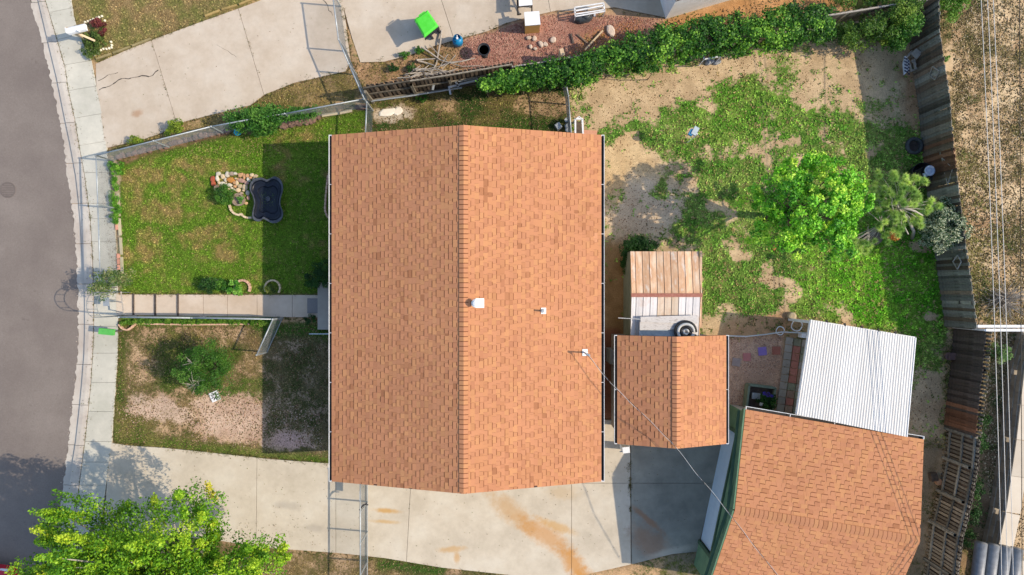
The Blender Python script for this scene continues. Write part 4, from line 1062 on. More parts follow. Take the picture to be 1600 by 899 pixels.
# manhole
t = thing('manhole_cover', 'round iron manhole cover set in the asphalt', 'manhole cover', P(12, 297, -.085))
c = P(12, 297, -.085)
MB().lathe(c, [(.30, -.03), (.30, .006), (.255, .006), (.25, -.002), (.0, -.002)], 28).build('rim', mt('iron_rim', (118, 108, 105), (132, 121, 118)), t)
m = MB()
for i in range(-3, 4):
    w_ = math.sqrt(max(0, .235 ** 2 - (i * .065) ** 2)); m.bar(c + Vector((-w_, i * .065, .002)), c + Vector((w_, i * .065, .002)), .02, .012)
m.build('cover_ribs', mt('iron_ribs', (138, 127, 123), (148, 137, 133)), t)
# green wheelie bin
GR = mt('bright_green_plastic', (84, 226, 58), (104, 242, 84), rough=.4)
cb = P(674, 42); t = thing('trash_bin', 'lime green lidded black wheeled trash bin on the concrete pad', 'trash bin', (cb.x, cb.y, 0))
q = [P(647, 31, 1.05), P(668, 16, 1.08), P(685, 41, 1.08), P(663, 59, 1.05)]; ce = sum(q, Vector()) / 4
m = MB()
rim = [ce + (p - ce) * 1.0 for p in q]
top = [ce + (p - ce) * .82 + Vector((0, 0, .05)) for p in q]; low = [p - Vector((0, 0, .05)) for p in rim]
m.add(rim + top + low, [(4, 5, 6, 7), (0, 1, 5, 4), (1, 2, 6, 5), (2, 3, 7, 6), (3, 0, 4, 7), (0, 1, 9, 8), (1, 2, 10, 9), (2, 3, 11, 10), (3, 0, 8, 11)]); m.build('lid', GR, t)
MB().bar(q[0].lerp(q[1], .2) + Vector((0, 0, .03)), q[0].lerp(q[3], .2) + Vector((0, 0, .03)), .02, .02).bar(q[0].lerp(q[1], .35) + Vector((0, 0, .05)), q[0].lerp(q[1], .8) + Vector((0, 0, .05)), .03, .02).build('lid_rib', GR, t)
gnd = [Vector((cb.x, cb.y, 0)) + (p - ce) * .74 for p in q]; gnd = [Vector((p.x, p.y, .06)) for p in gnd]
up_ = [Vector((p.x, p.y, .98)) for p in [ce + (p - ce) * .92 for p in q]]
MB().add(gnd + up_, [(0, 1, 2, 3), (4, 5, 6, 7), (0, 1, 5, 4), (1, 2, 6, 5), (2, 3, 7, 6), (3, 0, 4, 7)]).build('body', M['black'], t)
MB().bar(q[3] + Vector((.02, -.06, -.03)), q[2] + Vector((.02, -.06, -.03)), .05, .05).build('handle', M['black'], t)
for f in (.12, .88):
    w_ = gnd[3].lerp(gnd[2], f); m = MB(); dirr = (gnd[2] - gnd[3]).normalized(); m.tube([w_ - dirr * .03 + Vector((.02, -.08, .06)), w_ + dirr * .03 + Vector((.02, -.08, .06))], .11, 14); m.build('wheel', M['black'], t)
# blue propane tank
BL = mt('blue_tank_paint', (20, 130, 190), (40, 155, 215), rough=.35, tint=.6)
c = P(716, 67.5); t = thing('gas_cylinder', 'bright blue gas cylinder standing by the lime green bin', 'gas cylinder', c)
MB().lathe(c, [(.15, 0), (.15, .03), (.19, .07), (.195, .3), (.17, .38), (.10, .42), (.05, .43)], 22).build('tank', BL, t, smooth=True)
m = MB()
for i in range(14):
    a0, a1 = i / 20 * 2 * math.pi, (i + 1) / 20 * 2 * math.pi; p = lambda a, z: (c.x + .13 * math.cos(a), c.y + .13 * math.sin(a), z); m.face([p(a0, .4), p(a1, .4), p(a1, .56), p(a0, .56)])
m.build('collar', BL, t); MB().lathe(c + Vector((0, 0, .43)), [(.03, 0), (.03, .06), (.045, .07), (.04, .09)], 10).bar(c + Vector((0, 0, .5)), c + Vector((.0, .1, .53)), .03, .03).build('valve', M['white'], t)
# black bird bath
c = P(757, 86); t = thing('bird_bath', 'black round bird bath on a pedestal over the pink gravel', 'bird bath', c)
MB().lathe(c, [(.14, 0), (.10, .04), (.035, .10), (.03, .45), (.06, .5)], 16).build('pedestal', M['black'], t)
MB().lathe(c, [(.05, .48), (.20, .53), (.235, .58), (.235, .6), (.20, .59), (.17, .54), (.0, .52)], 26).build('bowl', M['black'], t, smooth=True)
MB().lathe(c, [(.0, .545), (.172, .545)], 20).build('water', mt('dark_water', (.02, .035, .045), (.03, .045, .055), rough=.08, bump=0), t)
# box with white top
BX = mt('tan_box_side', (226, 178, 104), (236, 190, 118)); c = P(828, 40)
t = thing('storage_box', 'tan box with a bright white top standing on the pink gravel', 'box', c)
q = [P(819.5, 20, .8), P(842, 18.5, .8), P(844, 38.5, .8), P(821, 40.5, .8)]; g_ = [Vector((p.x, p.y, 0)) for p in q]
MB().add(g_ + [p - Vector((0, 0, .02)) for p in q], [(0, 1, 5, 4), (1, 2, 6, 5), (2, 3, 7, 6), (3, 0, 4, 7), (4, 5, 6, 7)]).build('body', BX, t)
MB().prism([(p.x, p.y) for p in [sum(q, Vector()) / 4 + (p - sum(q, Vector()) / 4) * 1.04 for p in q]], .785, .83).build('top', M['white'], t)
# white topped table at the top edge
t = thing('folding_table', 'white table on dark legs cut by the top edge', 'table', P(822, 10))
MB().prism([(P(*p, .72).x, P(*p, .72).y) for p in ((810, -30), (830, -30), (832, 8), (811, 10))], .70, .73).build('table_top', M['white'], t)
m = MB(); m.bar(P(808, -30, .74), P(809, 24, .45), .06, .05).bar(P(831, -20, .7), P(831, 19, .4), .05, .04).bar(P(808, 11, .68), P(832, 8.5, .68), .05, .05).bar(P(809, 23, .45), P(814, 22, .4), .05, .05)
m.build('frame', M['cable_dark'], t)
for x, y in ((811, -25), (830, -25), (811, 12), (830, 12)): MB().bar(P(x, y), P(x, y) + Vector((0, 0, .7)), .04, .04).build('leg', M['cable_dark'], t)
# white metal frame
t = thing('metal_rack', 'white metal rack lying at the edge of the pink gravel', 'rack', P(920, 20))
h_ = .5; A1, A2, A3_, A4 = P(898, 12, h_), P(943, 5, h_), P(945, 18, h_), P(899, 26, h_)
for a, c_ in ((A1, A2), (A2, A3_), (A3_, A4), (A4, A1), (A1.lerp(A4, .4), A2.lerp(A3_, .3)), (A1.lerp(A4, .75), A2.lerp(A3_, .8))):
    MB().bar(a, c_, .045, .03).build('bar', M['white_metal'], t)
for a in (A1, A2, A3_, A4): MB().bar(a, Vector((a.x, a.y, 0)), .03, .03).build('leg', M['white_metal'], t)
# black bag
m = MB(); c = P(911, 31)
m.rock(c, .34, .17, .26, .05, .6, 5, 14); m.rock(c + Vector((.12, .03, .1)), .15, .12, .22, .4, .8, 8, 12)
m.build('rubbish_bag', mt('grey_black_bag', (.02, .024, .028), (.07, .08, .09), rough=.35, bump=.6, bscale=20), None, 'lumpy black bag lying against the white metal rack', 'bag', smooth=True)
MB().box(P(929, 24, .05), (.06, .1, .09)).build('white_tub', M['white'], None, 'tiny white tub beside the white metal rack', 'tub')
# loose stones and sticks on the gravel
t = thing('scattered_stones', 'loose pale stones scattered on the pink gravel beside the tan box', 'stones', P(845, 68))
SW = mt('pale_stone', (215, 190, 175), (235, 215, 200), objvar=.15)
for i, (x, y, r_) in enumerate(((826, 60, .10), (835, 61, .11), (845, 70, .12), (852, 70, .11), (864.5, 63.5, .14), (829, 74, .08), (836, 77, .08))):
    MB().rock(P(x, y), r_, r_ * .8, .10, i, .5, i).build('stone', SW, t)
MB().rock(P(954, 49), .18, .24, .12, .3, .5, 31).build('flat_stone', SW, None, 'pale flat stone alone on the red soil by the hedge', 'stone')
MB().bar(P(914, 78, .12), P(942, 48, .1), .06, .03).build('board', M['new_wood'], None, 'long pale stick of timber lying diagonally near the hedge', 'board')
MB().bar(P(892, 53, .05), P(896, 68, .05), .06, .04).build('board', M['dark_wood'], None, 'short dark board lying on the pink gravel', 'board')
MB().bar(P(902, 54, .05), P(918, 68, .05), .05, .04).build('board', M['brown_wood'], None, 'brown stick lying on twigs beside the pink gravel', 'board')
c = P(875, 98); m = MB(); m.box(c + Vector((0, 0, .57)), (.14, .26, 1.15), rz=.3).build('fence_post', M['new_wood'], None, 'short thick light timber post at the hedge end', 'post')
# heap of cut branches
t = thing('branch_pile', 'heap of bare pale cut branches beside the wooden fence', 'branches', P(680, 112))
BR = [((690, 47), (688, 66), (684, 88), (682, 100), (672, 117)), ((658, 73), (673, 83), (688, 94), (705, 99), (716, 97)), ((651, 94), (662, 93), (680, 92)), ((653, 95), (668, 99), (680, 103)), ((689, 104), (702, 98), (722, 96), (742, 91)), ((700, 98), (722, 104), (745, 103), (768, 105)),
      ((621, 122), (640, 121), (660, 117), (682, 108)), ((630, 118), (652, 112), (680, 106), (703, 96)), ((700, 85), (690, 100), (678, 118)), ((712, 86), (702, 98), (690, 108)), ((648, 108), (668, 108), (690, 103)), ((640, 124), (662, 122), (690, 114)), ((671, 70), (684, 84), (698, 94))]
for i in range(34):
    x, y = RD.uniform(640, 705), RD.uniform(106, 121); a = RD.gauss(-.18, .32); L = RD.uniform(12, 34)
    BR.append(((x - L / 2 * math.cos(a), y - L / 2 * math.sin(a)), (x + RD.uniform(-2, 2), y + RD.uniform(-2, 2)), (x + L / 2 * math.cos(a), y + L / 2 * math.sin(a))))
for i, br in enumerate(BR):
    z = RD.uniform(.06, .34); n = len(br); r0 = (.034 if i < 5 else RD.uniform(.012, .024))
    MB().tube([P(x, y, max(.03, z + .07 * math.sin(j * 2 + i))) for j, (x, y) in enumerate(br)], [r0 * (1 - .6 * j / n) for j in range(n)], 6).build('branch', M['pale_bark'], t)
# wooden frames leaning by the fence
t = thing('leaning_timbers', 'grey timber frame leaning on the side yard fence near the hedge', 'frame', P(730, 130))
for a, c_ in (((680, 124), (676, 141)), ((716, 127), (744, 122)), ((718, 132), (745, 126)), ((712, 128), (716, 136)), ((744, 122), (746, 127)), ((700, 137), (718, 133)), ((702, 138), (704, 148))):
    MB().bar(P(*a, .9), P(*c_, .9), .07, .05).build('bar', M['galv'], t)
t = thing('pipe_rail', 'grey pipe rail lying along the foot of the wooden fence', 'rail', P(640, 150))
MB().tube([P(580, 158, .35), P(640, 150, .35), P(722, 137, .35)], .035, 8).build('pipe', M['galv'], t); MB().tube([P(747, 131, .8), P(785, 126, .8)], .03, 8).build('pipe', M['galv'], t)
MB().rock(P(607, 176), .32, .16, .06, .2, .9, 71).rock(P(622, 174), .2, .14, .05, .5, .8, 72).build('ash_heap', mt('white_ash', (225, 215, 205), (240, 232, 222)), None, 'patch of white ash on the bare side yard soil', 'ash')

# pond liner
def loop(pts, n=60):
    out = []; k = len(pts)
    for i in range(n):
        u = i / n * k; a = int(u); f = u - a; p = [pts[(a + j - 1) % k] for j in range(4)]
        out.append(tuple(.5 * ((2 * p[1][q]) + (-p[0][q] + p[2][q]) * f + (2 * p[0][q] - 5 * p[1][q] + 4 * p[2][q] - p[3][q]) * f * f + (-p[0][q] + 3 * p[1][q] - 3 * p[2][q] + p[3][q]) * f ** 3) for q in (0, 1)))
    return out
pond = [(400, 279), (409, 278), (416, 281), (422, 279), (429, 276), (437, 280), (441.5, 288), (442, 298), (439, 309), (438, 320), (442, 331), (441, 341), (434, 347.5), (425, 348.5), (417, 345), (411, 342), (406, 346), (399, 345), (394, 339), (395, 328), (397, 317), (394, 305), (390, 296), (392, 285)]
lp_ = loop(pond, 72); cx, cy = 418, 312
def ring(sc_, z, dx=0, dy=0): return [P(cx + dx + (x - cx - 0) * sc_, cy + dy + (y - cy) * sc_, z) for x, y in lp_]
t = thing('pond_liner', 'empty black moulded pond liner on the lawn at the edge of the shade', 'pond liner', P(cx, cy))
PL = mt('black_pond_plastic', (.005, .007, .013), (.014, .018, .03), rough=.35, spec=.4, bump=.15); PLr = mt('worn_pond_rim', (.03, .035, .045), (.10, .11, .125), rough=.4, spec=.5)
prof = [(1.0, .02), (1.0, .28), (1.01, .31), (.985, .33), (.95, .33), (.93, .30), (.90, .30), (.88, .27), (.84, .16), (.80, .14), (.62, .13), (.57, .04), (.3, .025)]
def loft(rings, m, cap=True):
    n = len(rings[0])
    for r0, r1 in zip(rings, rings[1:]):
        b0_ = len(m.v); m.v += [tuple(p) for p in r0 + r1]
        for i in range(n): m.f.append((b0_ + i, b0_ + (i + 1) % n, b0_ + n + (i + 1) % n, b0_ + n + i)); m.t.append(.5)
    if cap: m.face(rings[-1])
rings = [ring(s, z, dx=(1.5 if s < .8 else 0)) for s, z in prof]
m = MB(); loft(rings[:7], m, False); m.build('rim', PLr, t, smooth=True)
m = MB(); loft(rings[6:], m); m.build('basin', PL, t, smooth=True)
c = P(419, 311, .06); MB().lathe(c, [(.09, 0), (.085, .04), (.05, .05), (.045, .03), (0, .03)], 16).build('drain', PLr, t)
# stones beside the pond
C_ = {'w': (236, 226, 210), 'c': (228, 205, 172), 't': (216, 170, 130), 'o': (216, 152, 82), 'p': (205, 165, 150), 'r': (206, 112, 84), 's': (232, 190, 150), 'g': (190, 170, 155)}
cm = {k: mt('flagstone_' + n_, tuple(max(0, x - 12) for x in C_[k]), C_[k], objvar=.14, bump=.5, bscale=30) for k, n_ in zip('wctoprsg', ('white', 'cream', 'tan', 'ochre', 'pinkish', 'red', 'salmon', 'grey'))}
t = thing('rock_border', 'pile of pale flat stones spread on the lawn beside the pond liner', 'stones', P(370, 290))
for i, (x, y, rx, ry, k, ro) in enumerate(((190, 190, 32, 26, 'w', 0), (175, 255, 22, 40, 'w', .1), (248, 225, 28, 34, 'c', .2), (305, 200, 28, 38, 'w', -.1), (362, 190, 34, 28, 'g', 0), (415, 188, 24, 18, 'w', 0), (485, 205, 38, 28, 't', .3), (532, 225, 20, 34, 't', 0), (575, 218, 24, 26, 't', 0), (638, 205, 26, 24, 'c', 0), (682, 222, 32, 22, 'c', .3),
        (355, 275, 56, 36, 'o', -.2), (283, 272, 20, 30, 'w', 0), (235, 322, 38, 28, 'w', 0), (288, 328, 20, 18, 'w', 0), (340, 340, 32, 26, 'w', 0), (405, 312, 20, 22, 't', 0), (436, 310, 22, 40, 'c', 0), (500, 280, 48, 30, 'p', -.2), (592, 270, 22, 32, 'w', .2), (568, 315, 30, 25, 'p', 0), (480, 355, 32, 26, 'c', .3), (547, 370, 36, 36, 'c', 0), (410, 358, 22, 18, 't', 0), (370, 382, 18, 14, 'w', 0), (402, 408, 20, 16, 'w', 0), (450, 410, 35, 30, 'c', 0), (365, 430, 20, 26, 'c', 0), (525, 412, 22, 16, 'c', 0), (580, 445, 24, 34, 'w', 0), (588, 512, 22, 25, 'p', 0), (560, 582, 22, 20, 's', 0), (500, 450, 20, 16, 'g', 0), (440, 465, 18, 14, 'c', 0), (330, 395, 18, 14, 'c', 0), (110, 262, 30, 42, 'r', -.2), (122, 320, 28, 34, 'r', .2), (168, 375, 30, 40, 's', -.4), (450, 262, 16, 14, 't', 0), (620, 245, 18, 16, 't', 0), (425, 255, 18, 14, 'c', 0), (195, 305, 16, 22, 'c', 0), (660, 262, 18, 18, 'c', 0))):
    MB().rock(P(x / 8.564 + 320, y / 8.564 + 250, -.01), rx * 1.1 / 8.564 * CAM_H / F, ry * 1.1 / 8.564 * CAM_H / F, RD.uniform(.07, .13), ro, RD.uniform(.4, .6), i + 100, 10).build('stone', cm[k], t)
c = P(374.5, 313); t = thing('planter_ring', 'round grey rimmed planter among the stones beside the pond', 'planter', c)
MB().lathe(c, [(.22, 0), (.235, .12), (.235, .2), (.18, .2), (.17, .13), (0, .12)], 18).build('rim', mt('stone_rim', (150, 132, 118), (190, 170, 155), bump=.6), t)
CREAM = mt('cream_edging', (232, 206, 168), (244, 222, 190), tint=.3); PINKE = mt('pink_edging', (224, 176, 150), (240, 200, 176), tint=.4)
def edging(name, label, pts, w, h, mat, step=.0, group='scalloped garden edgings', gap=.12, cat='edging'):
    t_ = thing(name, label, cat, P(*pts[0]), group); pp = []
    m = MB()
    for a, c_ in zip(pts, pts[1:]):
        a3, c3 = P(*a, h / 2), P(*c_, h / 2); L = (c3 - a3).length; n = max(1, int(L / step)) if step else 1
        for i in range(n): m.bar(a3.lerp(c3, (i + gap / 2) / n), a3.lerp(c3, (i + 1 - gap / 2) / n), w, h * RD.uniform(.9, 1.1), RD.uniform(.35, .7))
    m.build('edging_pieces', mat, t_); return t_
def arc(cx_, cy_, r, a0, a1, n=10): return [(cx_ + r * math.cos(math.radians(a0 + (a1 - a0) * i / n)), cy_ + r * math.sin(math.radians(a0 + (a1 - a0) * i / n))) for i in range(n + 1)]
edging('curved_edging', 'two cream scallops of edging curving between the planter and pond', [(358.5, 320), (360, 326), (363, 331), (368, 335), (375, 336.5), (377, 334), (380, 338), (386, 340.5), (394, 340.5)], .07, .1, CREAM)
edging('curved_edging', 'leftmost small arch of edging above the front path', arc(337, 447, 9, 180, 350), .06, .1, CREAM)
edging('curved_edging', 'pink brick ring of edging holding a bright plant above the front path', arc(379, 450, 12, 170, 390), .08, .1, PINKE, .1)
edging('curved_edging', 'shaded ring of edging above the path next to the shadow line', arc(426, 450, 12, 150, 400), .06, .1, CREAM, .1)
edging('curved_edging', 'curved pale edging half hidden under the left eave of the house', [(519, 268), (513, 274), (511, 290), (509, 310), (508, 328), (511, 338), (517, 343)], .06, .12, PINKE, .12)
edging('path_edging', 'long low row of pinkish edging pegs below the front path fence', [(186, 507), (192, 514), (200, 516), (206, 512), (212, 506), (240, 506.5), (300, 507.5), (360, 507), (404, 506)], .055, .13, PINKE, .1)
edging('yard_edging', 'pale concrete strip with reddish bricks along the front lawn edge', [(178, 274), (180, 288), (184, 300), (186, 340), (190, 400), (191, 430)], .09, .06, mt('mossy_edging', (186, 178, 150), (208, 196, 170)), .6)
edging('brick_row', 'few red bricks set beside the front lawn edging strip', [(182, 348), (183.5, 360)], .1, .07, mt('worn_brick', (205, 140, 120), (222, 165, 145)), .2, None); edging('brick_row', 'lower worn red bricks beside the rose and the lawn edging', [(185, 396), (186, 422)], .1, .07, bpy.data.materials['worn_brick'], .2, None)
edging('timber_edging', 'timber edging between neighbour lawn and driveway', [(149, 93), (175, 84), (205, 73), (238, 60)], .07, .07, mt('mossy_timber', (140, 128, 88), (170, 152, 112)), 1.2); edging('timber_edging', 'upper timber edging with a fresh yellow end piece', [(319, 26), (345, 16), (372, 8), (402, -4)], .07, .07, mt('yellow_timber', (165, 142, 90), (196, 166, 108)), 1.2)
b = MB()
for x, y in ((134, 35.5), (138, 34), (142.5, 32.5), (146.5, 30.5), (151.5, 29), (155.5, 27.5), (160, 26), (164.5, 33), (157, 42), (174, 66), (175.5, 71), (175, 74.5), (171, 76), (167, 77), (162, 77), (158, 79), (152.5, 83), (148.5, 86), (144.5, 83), (143.5, 79)): b.rock(P(x, y), .045, .045, .06, 0, .7, int(x), 7)
b.build('flower_bed_pebbles', mt('white_pebble', (235, 222, 200), (245, 235, 215)), None, 'row of little white pebbles ringing the bed by the mailbox', 'pebbles')
# dark stones under the north fence
DS = mt('dark_pink_stone', (120, 96, 86), (165, 132, 118), objvar=.25, bump=.6, bscale=30)
t = thing('stone_row', 'row of dark reddish stones under the left part of the north fence', 'stones', P(270, 225), 'stone rows under the fence')
for i in range(22):
    f = i / 21; MB().rock(P(186 + f * 170 + RD.uniform(-2, 2), 246 - f * 42 + RD.uniform(-1.5, 1.5)), RD.uniform(.08, .14), RD.uniform(.08, .13), .12, RD.random(), .5, 300 + i).build('stone', DS, t)
t = thing('stone_row', 'row of reddish stones under the fence right of the leafy bush', 'stones', P(470, 193), 'stone rows under the fence')
for i in range(15):
    f = i / 14; MB().rock(P(440 + f * 58, 199 - f * 14 + RD.uniform(-2, 2)), RD.uniform(.08, .14), RD.uniform(.09, .15), .14, RD.random(), .5, 340 + i).build('stone', DS, t)
b = MB(); b.bar(P(503, 181, .04), P(530, 177, .04), .1, .06).bar(P(531, 177, .04), P(550, 173, .04), .1, .06); b.build('kerb_timber', mt('pale_timber', (214, 196, 165), (224, 208, 180)), None, 'pale timber lying on the lawn under the north fence', 'timber')
MB().rock(P(565, 168), .3, .12, .06, .1, .5, 77).build('flat_rock', DS, None, 'flat grey rock at the corner of two chain link fences', 'stone')
c = P(374, 208); MB().lathe(c, [(.08, .0), (.10, .05), (.145, .17), (.14, .2), (.06, .23), (0, .235)], 9).build('blue_ball', mt('turquoise_plastic', (20, 160, 200), (40, 190, 225), rough=.4), None, 'turquoise plastic bucket by the stones under the fence bush', 'bucket')
# yard tile
t = thing('stepping_tile', 'white tile with a dark star pattern on the bare front yard', 'tile', P(336, 619)); c = P(336, 619.5, .025); rz = math.radians(24)
MB().box(c, (.34, .36, .05), rz=rz).build('tile', M['white'], t); m = MB(); R3 = Matrix.Rotation(rz, 3, 'Z')
for k in range(8):
    a = k * math.pi / 4 + .2; d = Vector((math.cos(a), math.sin(a), 0)); m.bar(c + R3 @ (d * .05) + Vector((0, 0, .026)), c + R3 @ (d * .145) + Vector((0, 0, .026)), .036, .006)
m.build('inlay', M['black'], t)
# arched trellis over the gate
t = thing('garden_arch', 'thin grey metal arch over the gate at the start of the front path', 'arch', P(196, 476))
def hoop(px):
    a, c_ = P(px, 493), P(px, 457); pts = [a, a + Vector((0, 0, 1.65))]; r_ = (c_ - a).length / 2; mid = (a + c_) / 2
    for i in range(1, 10): an = math.pi * i / 10; pts.append(mid + Vector((0, -r_ * math.cos(an), 1.65 + .42 * math.sin(an))))
    return pts + [c_ + Vector((0, 0, 1.65)), c_]
h1, h2 = hoop(189), hoop(204)
for h_ in (h1, h2): MB().tube(h_, .012, 6).build('hoop', M['wire'], t)
for i in (1, 3, 5, 7, 9, 11): MB().tube([h1[i], h2[i]], .010, 5).build('rung', M['wire'], t)
for z in (.5, 1.0): MB().tube([h1[0] + Vector((0, 0, z)), h2[0] + Vector((0, 0, z))], .010, 5).build('rung', M['wire'], t)
t = thing('yard_gate', 'pale narrow gate bar standing across the front path', 'gate', P(190, 475)); MB().bar(P(189, 456, .9), P(193, 490, .9), .035, .04).build('top_bar', M['pale_bark'], t)
for y in (457, 473, 489): MB().bar(P(189.5 + (y - 457) / 9, y, .9), P(190.5 + (y - 457) / 9, y, 0) * 1.0, .03, .03).build('bar', M['white'], t)
# green box, small sign, grey mailbox
GB = mt('leaf_green_plastic', (90, 185, 88), (112, 205, 105)); c = P(167, 518.5, .6); t = thing('newspaper_box', 'green box on a post at the sidewalk end of the path', 'box', (c.x, c.y, 0))
MB().box(c, (.52, .22, .16), rz=-.1).build('box', GB, t); MB().bar(c - Vector((-.2, 0, .05)), Vector((c.x + .2, c.y, 0)), .05, .05).build('post', M['old_wood'], t)
c = P(166, 472, .6); t = thing('small_sign', 'small pale grey sign on a stake before the garden arch', 'sign', (c.x, c.y, 0)); MB().box(c, (.22, .3, .02)).build('plate', M['galv'], t); MB().bar(c, Vector((c.x, c.y, 0)), .02, .02).build('stake', M['wire'], t)
c = P(165, 440, 1.1); t = thing('mailbox', 'grey mailbox almost hidden in the rose bush by the gate', 'mailbox', (c.x, c.y, 0)); MB().box(c, (.5, .3, .24)).build('box', M['galv'], t); MB().bar(c, Vector((c.x, c.y, 0)), .08, .08).build('post', M['old_wood'], t)
# bird feeder pole
t = thing('bird_feeder', 'blue and white bird feeder on a pale pole in the back yard', 'bird feeder', P(1073, 224)); tp = P(1085, 206, 1.45)
MB().tube([P(1074, 223), Vector((P(1074, 223).x, P(1074, 223).y, 1.4)), tp], .016, 6).build('pole', M['white'], t)
MB().box(tp + Vector((.02, .02, 0)), (.18, .3, .12), rz=-.5).build('roof', mt('pale_blue_plastic', (190, 205, 215), (215, 225, 232)), t); MB().box(tp - Vector((.1, .02, .05)), (.14, .22, .14), rz=-.5).build('tray', mt('blue_plastic', (70, 150, 205), (100, 175, 220)), t)
# pots, frame by the house corner
t = thing('narrow_crate', 'white framed narrow crate standing by the back corner of the house', 'frame', P(903, 196)); z = .7
fr = [P(899, 186, z), P(910, 186, z), P(911, 212, z), P(899, 212, z)]
for a, c_ in zip(fr, fr[1:] + fr[:1]): MB().bar(a, c_, .06, .05).build('bar', M['white'], t)
for a in fr: MB().bar(a, Vector((a.x, a.y, 0)), .05, .05).build('leg', M['white'], t)
MB().tube([fr[0] + Vector((.02, 0, .02)), fr[0].lerp(fr[1], .5) + Vector((0, .08, .03)), fr[1] + Vector((-.02, 0, .02))], .02, 6).build('arch_bar', M['white'], t)
MB().prism([(p.x * .999, p.y) for p in fr], .3, .33).build('shelf', M['brown_wood'], t)
for (x, y, lab) in ((885, 190, 'uppermost grey round pot by the fence behind the house'), (885.5, 199, 'middle grey round pot by the fence behind the house'), (886, 205, 'lowest grey round pot, touching the house roof')):
    c = P(x, y); t = thing('plant_pot', lab, 'pot', c, 'grey pots by the house corner'); MB().lathe(c, [(.06, 0), (.08, .2), (.09, .22), (.08, .22), (.07, .19), (0, .18)], 14).build('pot', M['galv'], t)
c = P(872, 199); MB().box(c + Vector((0, 0, .12)), (.22, .24, .24), rz=.6, taper=.9).build('grey_bucket', M['galv'], None, 'squarish grey pail on the weeds beside the pots', 'pail')
MB().box(P(921, 208, .1), (.55, .18, .12), rz=-.06).build('clay_trough', mt('pink_clay', (226, 160, 130), (236, 175, 145)), None, 'pink clay trough at the back corner of the house', 'trough')
# basket in the hedge
t = thing('wire_basket', 'white wire basket with washing half sunk in the hedge edge', 'basket', P(1112, 92)); z = .7
q = [P(1098, 78, z), P(1126, 70, z), P(1127, 88, z), P(1100, 93, z)]
for a, c_ in zip(q, q[1:] + q[:1]): MB().bar(a, c_, .05, .03).build('bar', M['white'], t)
for a in q: MB().bar(a, Vector((a.x, a.y, 0)), .03, .03).build('leg', M['white'], t)
MB().rock(P(1108, 97), .2, .12, .18, .3, .5, 9).rock(P(1120, 98), .16, .1, .14, .3, .3, 10).build('cloth', mt('grey_cloth', (130, 135, 150), (205, 205, 210)), t)
MB().rock(P(924, 121), .2, .1, .15, .1, .5, 17).build('terracotta_lump', mt('terracotta', (214, 150, 95), (226, 165, 110)), None, 'terracotta rock at the foot of the hedge', 'rock')
# junk by the back fence
t = thing('lattice_chair', 'upturned pale chair with navy chequered fabric against the back fence', 'chair', P(1422, 108))
NV = mt('navy_cloth', (.016, .018, .05), (.03, .034, .08)); zc = .55
q = [P(1414, 87, .75), P(1422, 96, .62), P(1420, 110, .5), P(1413, 117, .45), P(1411, 100, .6)]
mid = sum(q, Vector()) / 5; m = MB(); m.face(q); m.face([p - Vector((0, 0, .05)) for p in q]); m.build('fabric', M['white'], t)
m = MB()
for i in range(5):
    for j in range(3):
        p = P(1413.2 + j * 2.9 + i * .1, 92 + i * 4.9 + j * 2.2 - (1 if j == 1 else 0), .72 - i * .055 - j * .03) + Vector((0, 0, .035)); m.box(p, (.045, .075, .012), rz=.5)
m.build('print', NV, t)
q = [P(1423, 84, .6), P(1433, 75, .65), P(1442, 82, .65), P(1432, 93, .6)]; MB().prism([(p.x, p.y) for p in q], .58, .62).build('seat', M['pale_bark'], t)
for a, c_ in (((1417, 89, .7), (1425, 80, .5)), ((1425, 95, .55), (1431, 102, .3)), ((1420, 112, .4), (1434, 107, .25)), ((1428, 92, .5), (1430, 108, .4)), ((1420, 98, .6), (1424, 112, .4))):
    MB().bar(P(*a), P(*c_), .07, .05).build('arm' if a[0] == 1417 else 'leg', M['pale_bark'], t)
c = P(1426, 229); t = thing('old_tyre', 'old tyre lying at the foot of the back fence', 'tyre', c)
MB().lathe(c, [(.22, .0), (.31, .03), (.33, .10), (.31, .17), (.23, .19), (.21, .14), (.2, .05), (.22, .02)], 24).build('tyre', mt('tyre_rubber', (.04, .045, .045), (.08, .085, .085)), t, smooth=True); MB().lathe(c, [(0, .06), (.21, .05)], 14).build('soil', M['dark_wood'], t)
c = P(1431, 274); t = thing('round_tub', 'big black round tub full of junk at the back fence', 'tub', c)
MB().lathe(c, [(.32, 0), (.37, .35), (.40, .45), (.38, .45), (.35, .38), (.3, .15), (0, .12)], 26).build('tub', M['black'], t, smooth=True)
for i in range(9): MB().rock(P(1437 + RD.uniform(-6, 7), 273 + RD.uniform(-7, 7), .3), RD.uniform(.05, .10), RD.uniform(.04, .08), RD.uniform(.05, .15), i, RD.random(), i).build('junk', mt('purple_brown_junk', (.05, .03, .04), (.14, .10, .11)) if i == 0 else bpy.data.materials['purple_brown_junk'], t)
c = P(1438, 271, .5); MB().box(c - Vector((0, 0, .25)), (.22, .26, .5)).build('bucket_stand', M['dark_wood'], None, 'dark block carrying the blue white bucket by the fence', 'stand')
t = thing('bucket', 'blue white bucket in a black holder leaning on the fence', 'bucket', c)
MB().lathe(c, [(.17, 0), (.21, .34), (.21, .38), (.18, .37), (0, .3)], 20).build('holder', M['black'], t)
BW = mt('blue_white_plastic', (150, 170, 205), (205, 215, 235), rough=.4)
MB().lathe(c + Vector((-.0, .0, .42)), [(.12, 0), (.18, .12), (.19, .16), (.14, .17), (.11, .12), (.08, .13), (.03, .15), (0, .15)], 18).build('pail', BW, t, smooth=True); MB().box(c + Vector((-.12, -.14, .5)), (.14, .14, .06), rz=.3).build('flap', BW, t)
